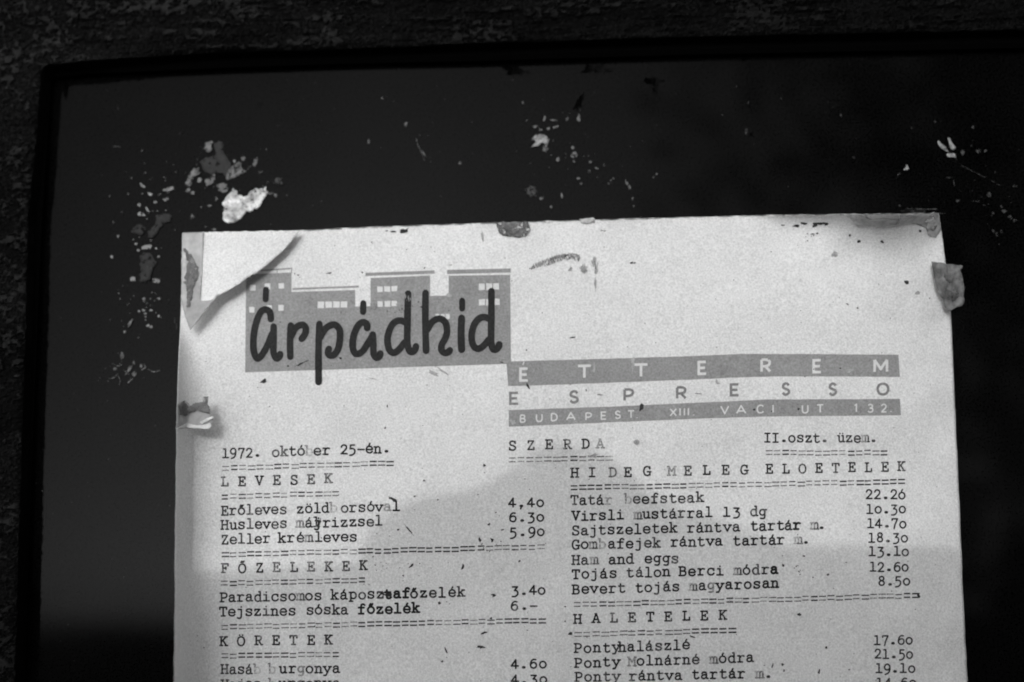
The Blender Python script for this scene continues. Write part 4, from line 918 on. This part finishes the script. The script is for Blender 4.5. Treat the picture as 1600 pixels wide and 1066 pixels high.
flecks([(852.6, 231, 4.4, 5.4, 20), (837, 215, 5, 4.4), (837, 198, 4.6, 1.9), (868, 199, 4, 1.6, -20), (865.6, 188, 5.4, 1.2), (850.5, 186, 1.4, 4, 15), (896.6, 242, 4.4, 4.4), (894.5, 231, 2.6, 1.8, -20), (897, 252, 1.8, 2.2), (871.5, 249.5, 3.6, 2.4, -40), (904, 183.5, 2.6, 5), (905, 188, 1.6, 3), (846, 310, 3, 2.6), (878, 307, 1.9, 5), (920, 267.5, 3, 1.8), (904, 278.5, 2.9, 2.2), (922, 253, 2.4, 1.5, -20), (931.7, 263, 2.8, 1.1, 20), (944.5, 258, 1.9, 1.8), (908, 287, 2.2, 1.5), (979, 285.5, 2, 5.4, -25), (984, 294, 1.6, 4, -20), (988.5, 310, 1.2, 2.8), (990, 322, .9, 1.4), (958, 279, 1.5, 1.4), (954, 282, 1.2, 1.2), (951, 287, 1.2, 1.2), (817, 160.6, 1, 4.4), (861.5, 323.7, 1.8, 2.6), (857, 201, 2.4, 2), (845, 204, 2.6, 1.8), (823, 189, 1.6, 2), (719, 255, 2.6, 2.4), (1026, 272, 1.5, 1), (1021, 277, 1.6, .9), (634, 194, 1.8, 3, 20), (597, 153.5, 1.5, 1.8), (662, 240, 1, 6, -30), (651, 219, .8, 3, -25), (576, 221, 1.2, 3.5), (886, 186, 1.5, 4, 25)] + rnd(880, 230, 60, 40, 30, (.3, .8)), m_remnant['grey'],
       "scattered grey glue flecks above the middle of the menu")
flecks([(1504, 238, 2.6, 4.6, -15), (1529, 236, 3.6, 3.4), (1539.5, 236, 2.4, 2.2), (1405, 272, 2.6, 1.4, -40), (1496.5, 313.6, 3, 2.4, -20), (1545, 304, 3.4, 3.4), (1586, 291, 4, 1.7), (1569.5, 330, 4.4, 2.2, 10), (1578, 340, 3.6, 3.4, 20), (1586, 345, 3.4, 2.2, 5), (1551, 335, 2.4, 3.4), (1558, 366, 2.8, 4), (1552, 362, 1.6, 3, -30), (1564, 363, 1.6, 3.2, 40), (1565, 322.6, 2.6, 1.9), (1517, 228, 1.5, 1.6), (1520, 199, 2.2, 1.9), (1461, 190.5, 1.4, 1.2), (1469, 189, 1.5, 1.5), (1406, 321, 2, 1.6), (1334, 246, 1.6, 2), (1166, 206, 1.8, 4.6, -8), (1314, 180, 1.8, 2.2), (1169, 160, 1, 2, 20), (1425, 200, 1.2, 1.2)] + rnd(1520, 290, 40, 45, 34, (.3, .9)) + rnd(1310, 165, 14, 20, 12, (.3, .8)), m_remnant['wisp'],
       "faint grey glue flecks above and right of the menu's top right corner",
       [([(1478, 278), (1488, 277.5)], 1.2), ([(1518, 314), (1530, 315)], 1.4), ([(1490, 282), (1491, 290)], 1.2), ([(1415, 326), (1440, 327), (1462, 327)], 2.0), ([(1408, 330), (1425, 330), (1445, 331)], 1.2), ([(1486, 249), (1505, 260), (1530, 273), (1550, 283), (1568, 293)], .6)])
flecks([(273, 500, .7, 9, 2), (276, 508, .7, 8, 0)] + rnd(277, 500, 2, 12, 6, (.3, .7)), m_remnant['wisp'], "faint scuff on the dark glass beside the menu's left edge")
flecks(rnd(700, 200, 380, 70, 90, (.25, .6)) + rnd(160, 700, 60, 170, 60, (.25, .55)), m_remnant['grey'], "fine dust specks spread over the dark glass",
       [([(648, 217), (657, 235), (663, 250)], .8), ([(178, 229), (188, 229.5)], .7)])
m_grime = mottled("black_grime", .0004, .001, 300, rough=.95, spec=0.0, alpha=(-.1, .6))
flecks([(806, 110, 20, 7, 15), (934, 108, 20, 8, 5), (1022, 127, 14, 6, 0), (1024, 140, 5, 10, 0), (905, 160, 6, 14, 20), (407, 164, 2.6, 2.6, 0), (103, 135, 3, 18, 0), (1174, 210, 3, 3, 0), (1162, 93, 4, 2.6, 0), (125, 122, 14, 1.6, -20)], m_grime, "matt black grime smears along the top of the dark glass")

# ------------------------------------------------------------------ the photographer, with headwear added to shade the foot of the sheet
def on_sun_plane(px, py, dist):
    q = P(px, py, .006); t = (dist - .006) / -S_DIR[1]
    return q + S_DIR * t
def skin(name, chains, mat_, root=None, sub=2, rootv=0):
    v, e, r = [], [], []; idx = {}
    for ch in chains:
        prev = None
        for (p, rad) in ch:
            key = tuple(round(c, 4) for c in p)
            if key not in idx: idx[key] = len(v); v.append(p); r.append(rad)
            i = idx[key]
            if prev is not None and prev != i: e.append((prev, i))
            prev = i
    me = bpy.data.meshes.new(name); me.from_pydata(v, e, []); me.update()
    o = bpy.data.objects.new(name, me); col.objects.link(o); me.materials.append(mat_)
    o.modifiers.new("skin", 'SKIN'); sd = o.modifiers.new("sub", 'SUBSURF'); sd.levels = sub; sd.render_levels = sub
    for i, sv in enumerate(me.skin_vertices[0].data):
        rr = r[i]; sv.radius = rr if isinstance(rr, tuple) else (rr, rr); sv.use_root = (i == rootv)
    if root is not None: o.parent = root
    return o
m_coat = mat("dark_coat", .03, .9, .2); m_skin = mat("skin", .3, .6, .3); m_hat = mat("dark_felt", .02, .95, .1); m_cam = mat("black_camera", .02, .4, .5); m_metal = mat("satin_metal", .35, .35, .6)
HD = .64                                       # metres from the pane to the middle of the head
top = on_sun_plane(872, 718, HD)
hx = float(top[0])
person = empty("person", (0, 0, 0), "unseen person in dark coat, with a wide brim added to shade the menu", "person")
def sh(x, y, z): return (hx + x, -HD + y, z)
neck = sh(0, -.02, -.13); chest = sh(0, -.05, -.33); waist = sh(0, -.05, -.56); hip = sh(0, -.04, -.72)
chains = [[(hip, (.16, .12)), (waist, (.14, .11)), (chest, (.17, .12)), (sh(0, -.04, -.20), (.10, .08)), (neck, .055), (sh(0, -.01, -.06), (.065, .075)), (sh(0, .0, .0), (.075, .09)), (sh(0, 0, .07), (.07, .085))]]
for s_ in (-1, 1):
    hand = (s_ * .075, -DIST - .065, -.045)
    chains.append([(chest, (.17, .12)), (sh(s_ * .17, -.05, -.24), .07), (sh(s_ * .24, -.01, -.36), .055), (sh(s_ * .25, .06, -.44), .048), ((lerp(hx + s_ * .25, hand[0], .6), lerp(-HD + .06, hand[1], .6), -.22), .04), ((hand[0] * 1.05, hand[1] - .02, -.10), .027), (hand, (.035, .018))])
    chains.append([(hip, (.16, .12)), (sh(s_ * .09, -.04, -.80), .09), (sh(s_ * .10, -.03, -1.13), .06), (sh(s_ * .10, -.05, -1.43), .042), (sh(s_ * .11, .08, -1.46), (.045, .03))])
body = skin("body", chains, m_coat, person)
skin("face", [[(sh(0, .03, -.07), .045), (sh(0, .035, -.02), .062), (sh(0, .03, .04), .062)], [(sh(0, .035, -.02), .062), (sh(0, .10, -.015), .012), (sh(0, .112, -.03), .012)]], m_skin, person)
for s_ in (-1, 1):
    bx, by, bz = s_ * .085, -DIST - .06, -.035
    skin("hand", [[((bx, by - .03, -.075), (.03, .014)), ((bx, by - .005, -.04), (.036, .014))]] +
         [[((bx, by - .005, -.04), (.036, .014)), ((bx - s_ * .005, by + .012, bz - .022 + .02 * j), .0095), ((bx - s_ * .02, by + .030 - .002 * abs(j - 1), bz - .022 + .021 * j), .0085), ((bx - s_ * (.045 - .004 * abs(j - 1)), by + .030, bz - .022 + .021 * j), .0075)] for j in range(4)] +
         [[((bx, by - .03, -.075), (.03, .014)), ((bx - s_ * .02, by - .04, -.06), .012), ((bx - s_ * .045, by - .042, -.05), .010)]], m_skin, person)
for s_ in (-1, 1):
    e_ = skin("ear", [[(sh(s_ * .078, 0, -.03), .010), (sh(s_ * .086, -.005, -.005), .014), (sh(s_ * .08, -.008, .015), .010)]], m_skin, person)
    skin("shoe", [[(sh(s_ * .11, -.07, -1.465), .034), (sh(s_ * .11, .03, -1.47), .034), (sh(s_ * .115, .15, -1.475), .026)]], m_cam, person)
# added shade caster: crown section by section, then a wide brim with an uneven rim
def shade_hat():
    tab = [(718, 862, 884), (721, 848, 905), (727, 840, 925), (740, 822, 952), (755, 800, 970), (770, 779, 986), (785, 752, 1000), (799, 729, 1012), (809, 672, 1030), (818, 630, 1050), (835, 608, 1090), (853, 590, 1150), (900, 575, 1255)]
    v, f = [], []; n = 40
    for (y, xa, xb) in tab:
        L, Q = on_sun_plane(xa, y, HD), on_sun_plane(xb, y, HD); c = (L + Q) / 2; rx = (Q[0] - L[0]) / 2
        for i in range(n):
            a = i / n * 2 * math.pi; v.append((c[0] + rx * math.cos(a), -HD + rx * .9 * math.sin(a), c[2] if y > 718 else c[2]))
    for j in range(len(tab) - 1):
        for i in range(n): f.append((j * n + i, j * n + (i + 1) % n, (j + 1) * n + (i + 1) % n, (j + 1) * n + i))
    f.append(tuple(range(n))[::-1])
    # brim: rings running outwards and slightly down, its silhouette towards the sun set by the photo's uneven line
    base = len(v); last = (len(tab) - 1) * n
    rings = 8; rb_ = .185
    cx = float(on_sun_plane(800, 900, HD)[0])
    zrim = lambda x: float(np.interp(x, [float(on_sun_plane(p, q, HD)[0]) for p, q in ((-250, 935), (0, 940), (60, 930), (110, 915), (200, 917), (240, 920), (420, 912), (560, 900), (1250, 872), (1450, 868), (1800, 860))],
                                           [float(on_sun_plane(p, q, HD)[2]) for p, q in ((-250, 935), (0, 940), (60, 930), (110, 915), (200, 917), (240, 920), (420, 912), (560, 900), (1250, 872), (1450, 868), (1800, 860))]))
    for r in range(1, rings + 1):
        for i in range(n * 2):
            pass
    for r in range(1, rings + 1):
        for i in range(n):
            a = i / n * 2 * math.pi; x0, y0, z0 = v[last + i]
            x1, y1 = cx + rb_ * math.cos(a), -HD + .13 * math.sin(a)
            t = r / rings; x, y = lerp(x0, x1, t), lerp(y0, y1, t)
            # tilt the brim along the sun's rays so its edge throws one line
            yf = -HD + .13 * math.sqrt(max(0, 1 - ((x - cx) / rb_) ** 2))
            z = zrim(x) + (-(y + HD)) * S_DIR[2] / -S_DIR[1] - .45 * max(0, yf - y) * min(1, t * 1.5 + .2)
            v.append((x, y, z))
    for r in range(rings):
        a0 = last if r == 0 else base + (r - 1) * n
        for i in range(n): f.append((a0 + i, a0 + (i + 1) % n, base + r * n + (i + 1) % n, base + r * n + i))
    o = mesh_obj("shade_hat", v, f, m_hat, person, smooth=True)
    md = o.modifiers.new("thickness", 'SOLIDIFY'); md.thickness = .003
    return o
shade_hat()  # added headwear, shaped to block the sun over the lower sheet
# hand-held camera, its lens just behind the viewpoint
pc = empty("camera_body", (0, -DIST - .06, 0), "black hand-held camera held to the eye in front of the menu", "camera")
def pcbox(n_, x0, x1, y0, y1, z0, z1, m): return part(box(n_, x0, x1, y0, y1, z0, z1, m, bev=.002), pc)
pcbox("housing", -.068, .068, -DIST - .095, -DIST - .060, -.042, .042, m_cam); pcbox("top_plate", -.066, .066, -DIST - .093, -DIST - .062, .0425, .052, m_metal)
ln = []; lf = []; n = 28
for y, r in ((-.0605, .03), (-.045, .03), (-.044, .028), (-.02, .028), (-.019, .031), (-.006, .031), (-.006, .026), (-.012, .022)):
    for i in range(n): a = i / n * 2 * math.pi; ln.append((r * math.cos(a), -DIST + y, r * math.sin(a)))
for j in range(7):
    for i in range(n): lf.append((j * n + i, (j + 1) * n + i, (j + 1) * n + (i + 1) % n, j * n + (i + 1) % n))
part(mesh_obj("lens_barrel", ln, lf, m_cam, smooth=True), pc)
